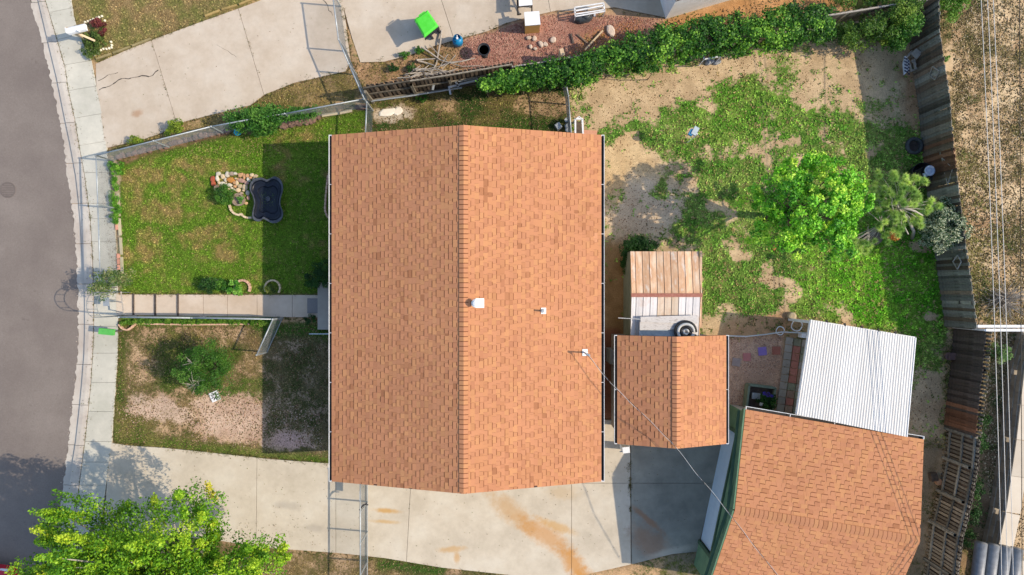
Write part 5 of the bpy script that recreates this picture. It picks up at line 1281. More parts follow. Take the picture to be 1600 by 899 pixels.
MB().bar(P(1440, 293, .2), P(1477, 284, .5), .04, .04).build('timber_stick', M['brown_wood'], None, 'brown stick leaning below the black tub', 'stick')
MB().box(P(1490, 557, .2), (.42, .26, .12), rz=-.05).lathe(P(1481, 557, .14), [(.14, 0), (.14, .08), (.11, .09), (0, .05)], 14).build('bird_house', mt('dull_mauve', (118, 92, 90), (140, 112, 108)), None, 'dull mauve tub at the top of the dark board fence', 'tub')
c = P(1464, 752); MB().lathe(c, [(.05, 0), (.13, .06), (.12, .14), (0, .15)], 14).build('clay_dish', mt('clay_lid', (222, 165, 125), (232, 178, 138)), None, 'round clay dish near the open picket fence', 'dish')
MB().box(P(1458, 745, .1), (.25, .3, .2), rz=.2).build('crate', M['brown_wood'], None, 'small brown crate near the open picket fence', 'crate')
MB().rock(P(1362, 373), .35, .25, .35, 0, .5, 3).build('stump', M['dark_wood'], None, 'dark stump under the pine', 'stump')
MB().box(P(1211, 386, .05), (.26, .12, .08), rz=.9).build('brick_block', mt('loose_brick', (190, 120, 70), (205, 135, 85)), None, 'loose orange brick on the lawn below the green maple', 'brick')
# neighbour patio things
TI = {'grey': (165, 150, 150), 'red': (200, 130, 130), 'purple': (150, 125, 205), 'brown': (178, 110, 95)}
for x, y, k, s_, r_ in ((1150, 566, 'grey', .30, -.15), (1167, 558, 'red', .29, 0), (1191, 549, 'purple', .31, .1), (1213, 548, 'brown', .30, 0)):
    MB().box(P(x, y, .01), (s_, s_, .05), rz=r_).build('stepping_stone', mt('tile_' + k, TI[k], tuple(c + 12 for c in TI[k])), None, '%s square stepping stone on the neighbour gravel' % {'grey': 'plain grey', 'red': 'rosy red', 'purple': 'bright purple', 'brown': 'dark red brown'}[k], 'stepping stone', 'stepping stones on the gravel')
t = thing('paved_path', None, None, P(1230, 585), kind='structure')
PV = {k: mt('paver_' + k, c, tuple(x + 14 for x in c), objvar=.12) for k, c in dict(grey=(176, 168, 160), red=(190, 125, 112), tan=(176, 148, 130), green=(150, 152, 132)).items()}
for r_ in range(11):
    f = r_ / 11; xl_ = 1228 - 17 * f; y_ = 528 + r_ * 11.6
    for c_ in range(4):
        k = 'grey' if c_ == 0 else RD.choice(['red', 'tan', 'tan', 'green', 'red'] if c_ == 1 else ['green', 'grey', 'tan'])
        w = 12; MB().box(P(xl_ + 5 + c_ * (w + .6), y_ + 5 + c_ * 2.0, .01), (.27, .26, .06), rz=-.15).build('paver', PV[k], t)
c = P(1190, 620); t = thing('planter_box', 'green framed planter box with flowers beside the neighbour path', 'planter', c)
q = [P(1171, 602, .4), P(1212, 607, .4), P(1207, 643, .4), P(1167, 638, .4)]
for a, c_ in zip(q, q[1:] + q[:1]): MB().bar(a - Vector((0, 0, .2)), c_ - Vector((0, 0, .2)), .07, .4).build('side', mt('grey_green_paint', (120, 140, 125), (150, 165, 150)) if a is q[0] else bpy.data.materials['grey_green_paint'], t)
MB().prism([(p.x, p.y) for p in q], .0, .25).build('soil', M['dark_wood'], t); MB().box(P(1181, 619, .35), (.3, .22, .1), rz=-.1).build('tray', M['galv'], t)
for (x, y, r_, lab) in ((1245, 509, .20, 'larger pale ring of hose by the patio cover corner'), (1219, 517, .15, 'smaller pale ring of hose left of the paved path')):
    c = P(x, y, .08); pts = [(c.x + r_ * math.cos(a), c.y + r_ * math.sin(a), .08 + .03 * math.sin(3 * a)) for a in np.linspace(0, 6.1, 24)]
    MB().tube(pts, .02, 6).build('hose_ring', M['white'], None, lab, 'hose', 'hose rings by the patio')
MB().rock(P(1236, 494), .16, .14, .2, 0, .5, 5).build('pale_block', cm['c'], None, 'cream stone block at the end of the patio fence', 'stone')
MB().box(P(1257, 525, .3), (.34, .16, .3), rz=-.15).build('white_box', M['white'], None, 'white box by the corner of the corrugated patio cover', 'box')
MB().tube([P(1138, 525, .25), P(1165, 526, .25), P(1195, 523, .25), P(1222, 519, .25), P(1262, 521, .3)], .025, 6).build('border_pipe', M['cable_light'], None, 'pale pipe border along the edge of the neighbour gravel', 'pipe')
for k, (x, y) in enumerate(((1258, 499), (1254, 502), (1248, 499))): pass
# gap between house and shed
MB().box(P(956, 556, .6), (.28, .5, 1.2), rz=0).build('meter_cabinet', mt('grey_cabinet', (150, 150, 150), (170, 170, 168)), None, 'grey cabinet in the dark gap between house and shed', 'cabinet')
MB().tube([P(968, 706, .6), P(980, 705, .6)], .02, 6).build('spout', M['galv'], None, 'short spout poking from below the shingled shed', 'spout')
MB().box(P(976, 700, .35), (.26, .22, .7), rz=.1).build('downspout_box', M['white'], None, 'white box at the lower left corner of the shingled shed', 'box')
# red car in the corner
t = thing('parked_car', 'red car corner showing under the yellow green tree at the street', 'car', P(-6, 966, -.1))
CR = mt('red_car_paint', (205, 10, 50), (225, 20, 65), rough=.25, spec=.6, bump=0, fine=.02); GL = mt('car_glass', (.02, .025, .03), (.03, .035, .04), rough=.05, bump=0)
cc = P(-6, 966, -.09); Rm = Matrix.Rotation(math.radians(-97), 3, 'Z')
secs = [(-2.2, .72, .35, .62), (-2.0, .82, .25, .80), (-1.0, .88, .2, .92), (-.4, .88, .2, 1.0), (1.4, .88, .2, 1.0), (2.0, .84, .25, .95), (2.25, .74, .35, .75)]
rg = []
for x, w, z0, z1 in secs:
    rg.append([cc + Rm @ Vector((x, sx * w * k, z)) for sx, k, z in ((-1, .95, z0), (-1, 1.0, (z0 + z1) / 2), (-1, .93, z1), (0, 1, z1 + .04), (1, .93, z1), (1, 1.0, (z0 + z1) / 2), (1, .95, z0))])
m = MB(); loft(rg, m); m.face(rg[0]); m.build('body', CR, t, smooth=False)
rg = [[cc + Rm @ Vector((x, sx * w, z)) for sx, z in ((-1, .98), (-.82, z1), (.82, z1), (1, .98))] for x, w, z1 in ((-.9, .8, 1.0), (-.1, .78, 1.42), (1.1, .78, 1.42), (1.75, .8, 1.02))]
m = MB(); loft(rg, m); m.build('cabin_glass', GL, t); MB().prism([tuple((cc + Rm @ Vector((x, y, 0))).to_2d()) for x, y in ((-.15, -.66), (1.15, -.66), (1.15, .66), (-.15, .66))], 1.31, 1.36).build('roof', CR, t)
for x in (-1.35, 1.4):
    for s_ in (-1, 1):
        w_ = cc + Rm @ Vector((x, s_ * .8, .32)); a_ = Rm @ Vector((0, s_ * .1, 0)); m = MB(); m.tube([w_ - a_, w_ + a_], .32, 18); m.build('wheel', M['black'], t)
for s_ in (-1, 1): MB().box(cc + Rm @ Vector((-2.12, s_ * .55, .62)), (.15, .3, .14), rz=math.radians(-97)).build('headlight', M['white'], t)
# retaining wall of blocks with concrete cap
t = thing('retaining_wall', 'low grey block retaining wall with a pale concrete cap at the right edge', 'wall', P(1560, 700))
BK = mt('grey_block', (168, 156, 142), (190, 178, 164), objvar=.2, bump=.5); CPm = mt('pale_concrete_cap', (224, 208, 190), (234, 220, 204), scale=2)
base = [(1590, 515), (1574, 575), (1562, 680), (1546, 790), (1531, 860)]; H_ = .66
bw = [Vector((P(x, y).x, P(x, y).y, 0)) for x, y in base]
for a, c_ in zip(bw, bw[1:]):
    L = (c_ - a).length; d = (c_ - a) / L; nr = Vector((-d.y, d.x, 0)); nr = nr if nr.x > 0 else -nr; n = max(1, round(L / .4))
    for row in range(3):
        for i in range(n):
            s0 = (i + (.5 if row % 2 else 0)) * L / n; s1 = min(L, s0 + L / n - .012); off = .035 * row + RD.uniform(-.008, .008)
            if s1 <= s0 + .02: continue
            q = a + d * ((s0 + s1) / 2) + nr * (.12 + off); MB().box(q + Vector((0, 0, .105 + row * .2)), (s1 - s0, .24, .19), rz=math.atan2(d.y, d.x)).build('block', BK, t)
    a1, c1 = a + nr * .12 + Vector((0, 0, .64)), c_ + nr * .12 + Vector((0, 0, .64)); n = max(1, round(L / 1.4))
    for i in range(n):
        p0, p1 = a1.lerp(c1, (i + .004) / n), a1.lerp(c1, (i + .996) / n); MB().add([p0, p1, p1 + nr * .52, p0 + nr * .52] + [x + Vector((0, 0, .06)) for x in (p0, p1, p1 + nr * .52, p0 + nr * .52)], [(0, 1, 2, 3), (4, 5, 6, 7), (0, 1, 5, 4), (1, 2, 6, 5), (2, 3, 7, 6), (3, 0, 4, 7)], RD.uniform(.4, .6)).build('cap_slab', CPm, t)
MB().prism([(P(x, y).x, P(x, y).y) for x, y in ((1548, 858), (1640, 880), (1640, 960), (1530, 960))], .3, .68).build('corner_slab', CPm, None, 'pale concrete corner slab at the far lower right', 'slab')
PG = mt('glossy_grey_pipe', (.16, .165, .17), (.24, .245, .25), rough=.5, spec=.4, metal=.1)
for i, x in enumerate((1532, 1551, 1570, 1588)):
    MB().tube([P(x + 1, 848 + i * 3, 1.3), P(x - 12, 960, 1.3)], .2, 16).build('drain_pipe', PG, None, ['leftmost thick glossy grey pipe at the lower right corner', 'second thick grey pipe from the left in the lower right corner', 'third thick grey pipe from the left in the lower right corner', 'rightmost thick grey pipe in the lower right corner'][i], 'pipe', 'grey pipes in the corner', smooth=True)
# power lines
WZ = 4.6
for i, (xa, xb, lab) in enumerate(((1533, 1565, 'leftmost of the overhead wires over the alley'), (1543, 1574, 'second overhead wire over the alley from the left'), (1552, 1583, 'third overhead wire over the alley from the left'))):
    pts = []
    for k in range(25):
        f = -.4 + 1.8 * k / 24; pts.append(P(xa + (xb - xa) * f + 4 * f * (1 - f) * 3, 899 * f, WZ - .25 * (1 - (2 * f - 1) ** 2)))
    MB().tube(pts, .010, 5).build('overhead_wire', M['power_wire'], None, lab, 'wire', 'overhead wires over the alley')
pts = [P(1593 + 4 * f, 899 * f, 3.8) for f in np.linspace(-.3, 1.3, 12)]; MB().tube(pts, .012, 5).build('overhead_wire', M['cable_dark'], None, 'dark overhead wire nearest the right edge', 'wire', 'overhead wires over the alley')
# service drop
ends = [(916, 556), (955, 600), (1000, 643), (1050, 692), (1090, 742), (1130, 790), (1172, 845), (1215, 899), (1290, 995)]
pts = [];
for i, (x, y) in enumerate(ends): f = i / (len(ends) - 1); pts.append(P(x, y, MAST.z - .05 - .35 * math.sin(math.pi * min(1, f * 1.1)) * .7 + 1.2 * f * f))
pts[0] = MAST + Vector((.06, -.03, -.02))
dense = []
for a, c_ in zip(pts, pts[1:]):
    n = max(2, int((c_ - a).length / .08)); dense += [a.lerp(c_, i / n) for i in range(n)]
t = thing('service_cable', 'twisted service cable running from the roof mast over both sheds', 'cable', pts[0])
for ph, mm, rr in ((0, 'cable_light', .006), (math.pi, 'cable_dark', .007)):
    tw = []
    for i, p in enumerate(dense): a = i * .35 + ph; tw.append(p + Vector((.014 * math.cos(a) * .7, .014 * math.cos(a) * .7, .014 * math.sin(a))))
    MB().tube(tw, rr, 5).build('strand', M[mm], t)
# ------------------------------------------------------------------ foliage
def unit(a): return a / np.maximum(1e-6, np.linalg.norm(a, axis=-1, keepdims=True))
def leaves(name, Pt, size, pal, t, parent=None, up=.7, aspect=.55, sharp=True, nrm=None, mat='leaf', **kw):
    """Pt (N,3) leaf positions; pal list of 3 colours; t (N,) 0..1 along the palette"""
    N = len(Pt); n = unit(RG.normal(size=(N, 3)) + np.array([0, 0, up * 2]) + (0 if nrm is None else nrm))
    r = unit(np.cross(n, RG.normal(size=(N, 3)))); s = np.cross(n, r)
    L = (np.ones(N) * size * RG.uniform(.6, 1.25, N))[:, None]
    v = np.stack([Pt - r * L * .5, Pt + s * L * .5 * aspect - n * L * .06 + r * L * .05, Pt + r * L * .5 - n * L * .1, Pt - s * L * .5 * aspect - n * L * .06 + r * L * .05], 1)
    pal = np.array(pal); t = np.clip(t, 0, 1) * (len(pal) - 1); i = np.clip(t.astype(int), 0, len(pal) - 2); f = (t - i)[:, None]
    c = pal[i] * (1 - f) + pal[i + 1] * f
    c = c * RG.uniform(.82, 1.18, (N, 1))
    return npmesh(name, v.reshape(-1, 3), 4, M[mat], parent, c, **kw)
def clump_points(C, rad, n, flat=.8, shell=.35):
    """points in fuzzy balls: C (K,3), rad (K,), n per clump"""
    K = len(C); d = unit(RG.normal(size=(K, n, 3))); r = (shell + (1 - shell) * RG.random((K, n, 1)) ** .6)
    q = d * r * rad[:, None, None]; q[..., 2] *= flat
    return (C[:, None, :] + q).reshape(-1, 3), np.repeat(np.arange(K), n), d.reshape(-1, 3)
def crown_clumps(c, rx, ry, rz, K, lo=-.35, gap=.0, lobes=5, seed=1):
    r = np.random.default_rng(seed); out = []
    ph = r.uniform(0, 6.28, 4)
    while len(out) < K:
        d = unit(r.normal(size=3)); rr = r.random() ** .38
        if d[2] < lo: continue
        an = math.atan2(d[1], d[0]); w = 1 + .14 * math.sin(lobes * an + ph[0]) + .07 * math.sin((lobes + 4) * an + ph[1])
        out.append([c[0] + d[0] * rr * rx * w, c[1] + d[1] * rr * ry * w, c[2] + d[2] * rr * rz])
    return np.array(out)
def limbs(root, base, forks, targets, r0, mat='bark', n=10):
    """trunk and limbs, each limb a curved tapered tube"""
    base = Vector(base); top = Vector(forks)
    MB().tube([base - Vector((0, 0, .2)), base.lerp(top, .5) + Vector((.03, .02, 0)), top], [r0 * 1.25, r0, r0 * .8], 10).build('trunk', M[mat], root, smooth=True)
    for k, tg in enumerate(targets):
        tg = Vector(tg); s = base.lerp(top, RD.uniform(.65, 1.0)); m1 = s.lerp(tg, .5) + Vector((RD.uniform(-.12, .12), RD.uniform(-.12, .12), .18))
        MB().tube([s, s.lerp(m1, .5) + Vector((0, 0, .03)), m1, m1.lerp(tg, .55), tg], [r0 * .45, r0 * .36, r0 * .25, r0 * .16, r0 * .06], 6).build('limb', M[mat], root, smooth=True)

M['maple_leaf'] = leafmat('maple_leaf_surface', .5, .12)
# green maple in the back yard
c = P(1262, 325, 3.1); t = thing('maple_tree', 'big bright green maple in the middle of the back yard', 'tree', (c.x - .1, c.y, 0))
r4 = np.random.default_rng(4); LB = []
for k in range(34):                       # big leafy lobes with shade between them
    an = 2.39996 * k; f = math.sqrt((k + .5) / 34); w = 1 + .12 * math.sin(5 * an) + r4.normal(0, .06)
    LB.append([c.x + 1.82 * f * w * math.cos(an), c.y + 1.54 * f * w * math.sin(an), 2.2 + 2.0 * math.sqrt(max(0, 1 - .86 * f * f)) + r4.normal(0, .22), r4.uniform(.38, .56)])
LB = np.array(LB); K = []
for l in LB:
    for j in range(11):
        d_ = unit(r4.normal(size=3) + np.array([0, 0, .5])); K.append(l[:3] + d_ * l[3] * r4.uniform(.45, 1.0))
K = np.array(K); rad = RG.uniform(.12, .21, len(K)); pts, ci, dd = clump_points(K, rad, 62, .7)
ct = np.clip(RG.normal(.42, .2, len(K)) + np.repeat(r4.normal(0, .12, len(LB)), 11), 0, 1)
leaves('crown', pts, .10, [alb(56, 124, 22, 1.3), alb(112, 184, 38, 1.5), alb(190, 222, 76, 1.5)], ct[ci] + RG.normal(0, .12, len(pts)) + dd[:, 2] * .12, t, up=.45, nrm=(pts - LB[np.repeat(np.repeat(np.arange(len(LB)), 11), 62), :3]) * 2.2, mat='maple_leaf')
limbs(t, (c.x - .1, c.y, 0), (c.x, c.y, 1.5), K[::14], .13)

# yellow green street tree, lower left
c = P(216, 945, 4.2); t = thing('street_tree', 'large yellow green tree filling the lower left corner', 'tree', (c.x, c.y, 0))
K = crown_clumps(np.array([c.x, c.y, 3.5]), 4.1, 3.2, 2.2, 1050, -.35, lobes=7, seed=9)
up_sh = []      # upright leafy shoots
for k in range(330):
    b0 = K[RG.integers(len(K))]; out = unit(b0 - np.array([c.x, c.y, 2.4])); L = RG.uniform(.35, .95)
    dirr = unit(out * .9 + np.array([0, 0, .65]) + RG.normal(0, .22, 3))
    for f in np.linspace(0, 1, 7): up_sh.append(np.append(b0 + dirr * f * L, .21 * (1 - f * .45)))
up_sh = np.array(up_sh)
KK = np.vstack([K, up_sh[:, :3]]); rad = np.concatenate([RG.uniform(.26, .42, len(K)), up_sh[:, 3]])
p1, c1, d1 = clump_points(K, rad[:len(K)], 84, .7); p2, c2, d2 = clump_points(up_sh[:, :3], up_sh[:, 3], 30, .85)
pts = np.vstack([p1, p2]); ci = np.concatenate([c1, c2 + len(K)]); dd = np.vstack([d1, d2])
ct = np.concatenate([RG.normal(.38, .2, len(K)), np.repeat(RG.normal(.62, .2, 330), 7)])
orange = (np.hypot(KK[:, 0] - P(215, 852, 5).x, KK[:, 1] - P(215, 852, 5).y) < .45) * RG.uniform(0, .35, len(KK))
leaves('crown', pts, .088, [alb(66, 122, 24, 1.15), alb(122, 174, 36, 1.2), alb(184, 212, 52, 1.25), alb(220, 200, 76, 1.1)], (ct + orange)[ci] * .75 + RG.normal(0, .08, len(pts)) + dd[:, 2] * .07, t, up=.5, aspect=.6, nrm=dd * .5)
limbs(t, (c.x, c.y, 0), (c.x + .1, c.y + .1, 2.0), K[::11], .2, 'pale_bark')

# shrub in the lower front yard
c = P(320, 578, 1.35); t = thing('yard_shrub', 'shaggy green shrub on the bare lower front yard', 'shrub', (c.x - .2, c.y, 0))
K = crown_clumps(np.array([c.x, c.y + .02, 1.3]), 1.0, .98, .8, 150, -.4, lobes=3, seed=21)
pts, ci, dd = clump_points(K, RG.uniform(.13, .25, len(K)), 95, .7); ct = RG.normal(.45, .22, len(K))
leaves('foliage', pts, .062, [alb(44, 88, 24, 1.05), alb(78, 132, 40, 1.05), alb(118, 160, 64, 1.05)], ct[ci] + RG.normal(0, .15, len(pts)), t, up=.5, aspect=.4)
for k in range(26):
    q = Vector(K[RG.integers(len(K))]); q.z -= .25; e = q + Vector(RG.normal(0, .22, 3)) + Vector((0, 0, .25)); MB().tube([(c.x - .15, c.y, 0), q.lerp(Vector((c.x, c.y, .3)), .5), q, e], [.02, .014, .008, .004], 4).build('stem', M['bark'], t)
for (x, y) in ((300, 567), (302, 602), (310, 596)):
    for k in range(13):
        q = P(x, y, 1.75); e = q + Vector((RG.normal(0, .18), RG.normal(0, .18), RG.uniform(0, .25))); MB().tube([q - Vector((0, 0, .5)), q, e], [.012, .009, .004], 4).build('dead_twig', M['pale_bark'], t)

# pine with pale limbs
c = P(1400, 335, 2.3); t = thing('pine_tree', 'sparse pine with pale crooked limbs right of the green maple', 'tree', P(1440, 365))
base = P(1425, 372); tips = []
PT = [(1352, 292, 2.2), (1348, 308, 2.0), (1380, 278, 2.4), (1394, 272, 2.5), (1402, 284, 2.7), (1418, 280, 2.6), (1432, 278, 2.5), (1438, 292, 2.4), (1430, 305, 2.5), (1412, 300, 2.8), (1398, 304, 2.7), (1386, 296, 2.6), (1372, 290, 2.3), (1422, 318, 2.4), (1405, 318, 2.6), (1388, 320, 2.4), (1395, 334, 2.4), (1404, 346, 2.3), (1388, 345, 2.2), (1376, 332, 2.2), (1408, 358, 2.0), (1398, 360, 2.1), (1440, 318, 2.1), (1452, 314, 2.0), (1464, 318, 1.9), (1448, 328, 2.0), (1436, 334, 2.0), (1428, 350, 1.9), (1436, 343, 2.0), (1372, 352, 2.0), (1320, 382, 1.5), (1335, 376, 1.6), (1310, 390, 1.4), (1345, 390, 1.4), (1360, 384, 1.5), (1330, 398, 1.3), (1358, 372, 1.6), (1362, 318, 2.0), (1372, 310, 2.2), (1380, 372, 1.8), (1345, 325, 1.9), (1425, 292, 2.7), (1412, 334, 2.3), (1300, 398, 1.2), (1340, 382, 1.5), (1325, 390, 1.5), (1315, 378, 1.4)]
PTw = [P(x, y, z) for x, y, z in PT]
MB().tube([base, P(1428, 362, 1.0), P(1420, 345, 1.8), P(1404, 325, 2.3), P(1398, 310, 2.5), P(1392, 296, 2.6)], [.07, .055, .045, .03, .02, .012], 8).build('trunk', M['pale_bark'], t, smooth=True)
MB().tube([P(1442, 337, 2.1), P(1430, 330, 2.35), P(1418, 326, 2.4), P(1404, 325, 2.3)], [.02, .028, .032, .036], 6).build('limb', M['pale_bark'], t, smooth=True)
MB().tube([P(1396, 330, 2.2), P(1393, 318, 2.55), P(1395, 308, 2.65)], [.02, .018, .012], 6).build('limb', M['pale_bark'], t, smooth=True)
MB().tube([P(1404, 345, 1.9), P(1412, 352, 2.0), P(1419, 366, 1.8)], [.018, .022, .025], 6).build('limb', M['pale_bark'], t, smooth=True)
for k, q in enumerate(PTw):
    s = Vector((P(1404, 325, 2.0))) if k < 30 else P(1378, 350, 1.5); MB().tube([s, s.lerp(q, .55) + Vector((0, 0, .1)), q], [.015, .011, .006], 5).build('limb', M['pale_bark'], t)
CT = []; 
for q in PTw:
    for _ in range(3): CT.append(np.array(q) + RG.normal(0, .11, 3) * [1, 1, .5])
CT = np.array(CT); Nn = 210; d = unit(RG.normal(size=(len(CT), Nn, 3)) + np.array([0, 0, .5])); L = RG.uniform(.10, .20, (len(CT), Nn, 1))
a = CT[:, None] + d * .02; e = CT[:, None] + d * L; sdv = unit(np.cross(d, RG.normal(size=d.shape))) * .0075
V = np.stack([a - sdv, a + sdv, e], 2).reshape(-1, 3); tt = np.clip(np.repeat(RG.normal(.45, .25, len(CT)), Nn) + RG.normal(0, .15, len(CT) * Nn), 0, 1)[:, None]
npmesh('needles', V, 3, M['leaf'], t, np.array(alb(108, 150, 72, 1.7)) * (1 - tt) + np.array(alb(196, 212, 124, 1.8)) * tt)
MB().tube([P(1355, 380, .6), P(1357, 368, 1.2), P(1356, 355, 1.5)], [.05, .035, .02], 6).build('limb', M['pale_bark'], t)
c = P(1395, 368, 1.2); pts, ci, dd = clump_points(np.array([[c.x, c.y, 1.1], [c.x + .12, c.y - .06, 1.15]]), np.array([.16, .14]), 160)
leaves('foliage', pts, .07, [alb(180, 96, 40), alb(228, 140, 70), alb(214, 180, 80)], RG.random(len(pts)), None, label='little orange leaved sapling under the pine', cat='sapling').name = 'orange_sapling'

# silvery shrub
c = P(1477, 353, 1.5); t = thing('silver_shrub', 'dense round shrub with silvery white leaves hugging the back fence', 'shrub', (c.x, c.y, 0))
K = crown_clumps(np.array([c.x, c.y, 1.25]), .82, .86, .75, 130, -.5, lobes=4, seed=33)
pts, ci, dd = clump_points(K, RG.uniform(.13, .22, len(K)), 105, .7)
leaves('foliage', pts, .07, [alb(34, 74, 36), alb(66, 108, 56), alb(232, 238, 205)], np.where(RG.random(len(pts)) < .5, RG.uniform(.85, 1, len(pts)), RG.uniform(0, .5, len(pts))), t, up=.8, aspect=.5)
limbs(t, (c.x, c.y, 0), (c.x, c.y, .5), K[::8], .05)

# long hedge of vines over the north fence
top_e = [(742, 133), (775, 118), (800, 107), (850, 96), (885, 92), (920, 82), (955, 66), (985, 52), (1015, 42), (1050, 36), (1085, 28), (1120, 26), (1150, 20), (1190, 17), (1225, 8), (1250, 4), (1280, 6), (1303, 12)]
bot_e = [(760, 140), (790, 142), (815, 141), (850, 138), (880, 132), (905, 136), (925, 128), (945, 121), (975, 116), (1000, 113), (1030, 112), (1055, 104), (1090, 92), (1120, 90), (1160, 88), (1200, 84), (1240, 78), (1265, 70), (1290, 66), (1306, 58)]
def xy_at(line, x):
    for (x1, y1), (x2, y2) in zip(line, line[1:]):
        if x1 <= x <= x2: return y1 + (y2 - y1) * (x - x1) / (x2 - x1)
    return line[-1][1] if x > line[-1][0] else line[0][1]
t = thing('vine_hedge', 'long hedge of dark green vines over the wooden fence at the top', 'hedge', P(1030, 80))
K = []; rad = []
for k in range(980):
    x = RG.uniform(752, 1302); f = RG.random(); y0, y1 = xy_at(top_e, x), xy_at(bot_e, x); y = y0 + (y1 - y0) * (.06 + .88 * f)
    z = 1.25 + .75 * math.sin(math.pi * min(1, max(0, (1 - f) * .75 + .12))) + RG.normal(0, .16); z = max(.35, z * (1 if f < .75 else RG.uniform(.5, 1)))
    if vnoise(np.array(x / 16.), np.array(y / 16.), 5) < .13: continue
    q = P(x, y, z); K.append(q[:]); rad.append(RG.uniform(.12, .26))
K = np.array(K); rad = np.array(rad); pts, ci, dd = clump_points(K, rad, 40, .75); ct = RG.normal(.46, .22, len(K)) + (vnoise(K[:, 0] * .9 + 50, K[:, 1] * 0 + 3, 9) - .5) * .4
leaves('foliage', pts, .088, [alb(26, 74, 16, 1.05), alb(70, 128, 32, 1.15), alb(146, 196, 66, 1.25)], ct[ci] + RG.normal(0, .18, len(pts)), t, up=.9, aspect=.7, nrm=dd * .3)
for k in range(60):
    q = Vector(K[RG.integers(len(K))]); MB().tube([(q.x + .1, q.y + .1, 0), (q.x + .05, q.y, q.z * .5), q], [.02, .014, .006], 4).build('stem', M['bark'], t)
def bush(name, label, cat, spec, pal, n=80, size=.08, cr=(.14, .28), K_=40, up=.7, aspect=.55, seed=1, group=None, tm=.45):
    """spec: list of (px, py, z, rx, ry, rz)"""
    t_ = thing(name, label, cat, P(spec[0][0], spec[0][1], 0), group); Ks = []
    for j, (x, y, z, rx, ry, rz) in enumerate(spec):
        c_ = P(x, y, z); Ks.append(crown_clumps(np.array([c_.x, c_.y, z]), rx, ry, rz, max(4, int(K_ * rx * ry / (spec[0][3] * spec[0][4]))), -.5, seed=seed + j))
    K2 = np.vstack(Ks); pts_, ci_, dd_ = clump_points(K2, RG.uniform(*cr, len(K2)), n, .7); ct_ = RG.normal(tm, .22, len(K2))
    leaves('foliage', pts_, size, pal, ct_[ci_] + RG.normal(0, .15, len(pts_)), t_, up=up, aspect=aspect)
    b_ = t_.location
    for k_ in range(0, len(K2), max(1, len(K2) // 12)):
        q_ = Vector(K2[k_]); MB().tube([(q_.x * .7 + b_.x * .3, q_.y * .7 + b_.y * .3, -.02), q_], [.014, .006], 4).build('stem', M['bark'], t_)
    return t_
GP = [alb(38, 88, 26, 1.1), alb(78, 136, 42, 1.1), alb(132, 182, 70, 1.1)]; YP = [alb(90, 120, 30), alb(140, 170, 50), alb(196, 210, 84)]; DP = [alb(26, 60, 24), alb(50, 98, 36), alb(86, 134, 56)]
bush('corner_vines', 'tangle of vines over the crossing fences at the top right', 'vines', [(1345, 52, 1.2, .8, .5, .7), (1320, 50, 1.2, .5, .45, .5), (1375, 38, 1.5, .7, .4, .4), (1405, 18, 1.7, .6, .45, .4), (1422, 5, 1.8, .5, .3, .3), (1360, 62, .8, .7, .25, .4), (1340, 2, 1.0, .9, .3, .4), (1385, 2, 1.2, .7, .25, .4)], [alb(44, 84, 28), alb(96, 138, 46), alb(150, 180, 66)], 60, .08, K_=34, seed=51)
bush('leafy_bush', 'fresh green bush standing in the shade by the back fence corner', 'bush', [(1408, 50, 1.2, .5, .5, .7), (1420, 34, 1.4, .35, .4, .4), (1398, 62, .6, .35, .3, .4)], GP, 80, .085, K_=40, seed=57)
bush('leafy_bush', 'bright green bush outside the fence at the top right', 'bush', [(1482, 8, 1.0, .5, .45, .5), (1490, -8, 1.2, .5, .4, .4)], [alb(70, 120, 36), alb(110, 160, 54), alb(160, 200, 84)], 70, .08, K_=26, seed=61)
bush('fence_bush', 'leafy green bush growing through the north chain link fence', 'bush', [(400, 188, .8, .85, .38, .55), (372, 188, .7, .4, .3, .45), (425, 182, .9, .45, .32, .4), (455, 180, .6, .7, .16, .35), (480, 176, .5, .5, .14, .3), (410, 205, .4, .35, .2, .3)], [alb(46, 96, 32), alb(80, 140, 46), alb(126, 176, 74)], 85, .08, K_=52, seed=66)
bush('weed_clump', 'yellow green weeds by the north fence near the driveway slab joint', 'weeds', [(276, 197, .3, .24, .2, .3), (263, 206, .25, .2, .12, .2)], YP, 70, .06, (.08, .15), 16, seed=71)
bush('weed_clump', 'pale yellow weeds outside the fence closer to the street', 'weeds', [(213, 219, .25, .35, .12, .2)], YP, 60, .05, (.07, .12), 14, seed=73)
bush('rose_bush', 'open rose bush with pale leaves at the gate by the sidewalk', 'bush', [(172, 440, 1.2, .55, .4, .6), (158, 452, 1.2, .35, .4, .5), (190, 432, .8, .4, .3, .5)], [alb(70, 112, 44), alb(126, 150, 80), alb(214, 200, 150)], 34, .06, (.1, .22), 46, seed=75)
bush('edge_weeds', 'bright green weeds along the sidewalk edge of the lawn', 'weeds', [(180, 262, .15, .3, .28, .18), (178, 290, .12, .12, .3, .15), (176, 312, .15, .16, .3, .15), (180, 335, .15, .2, .35, .15)], [alb(70, 130, 34), alb(104, 170, 44), alb(150, 200, 70)], 60, .06, (.06, .12), 22, seed=77)
bush('dark_bush', 'dark green bush tucked against the top edge of the metal shed', 'bush', [(1000, 384, .7, .6, .28, .5), (985, 392, .6, .35, .3, .5), (978, 408, .4, .15, .4, .4)], DP, 90, .06, (.12, .2), 44, seed=79)
bush('small_bush', 'leftmost dark flowering bush above the front path', 'bush', [(325, 445, .25, .38, .26, .25)], DP, 80, .05, (.07, .14), 30, seed=81, group='little bushes above the path')
bush('small_bush', 'dark little bush between two edging arches above the path', 'bush', [(346, 446, .2, .22, .18, .2)], GP, 70, .06, (.07, .12), 20, seed=82, group='little bushes above the path')
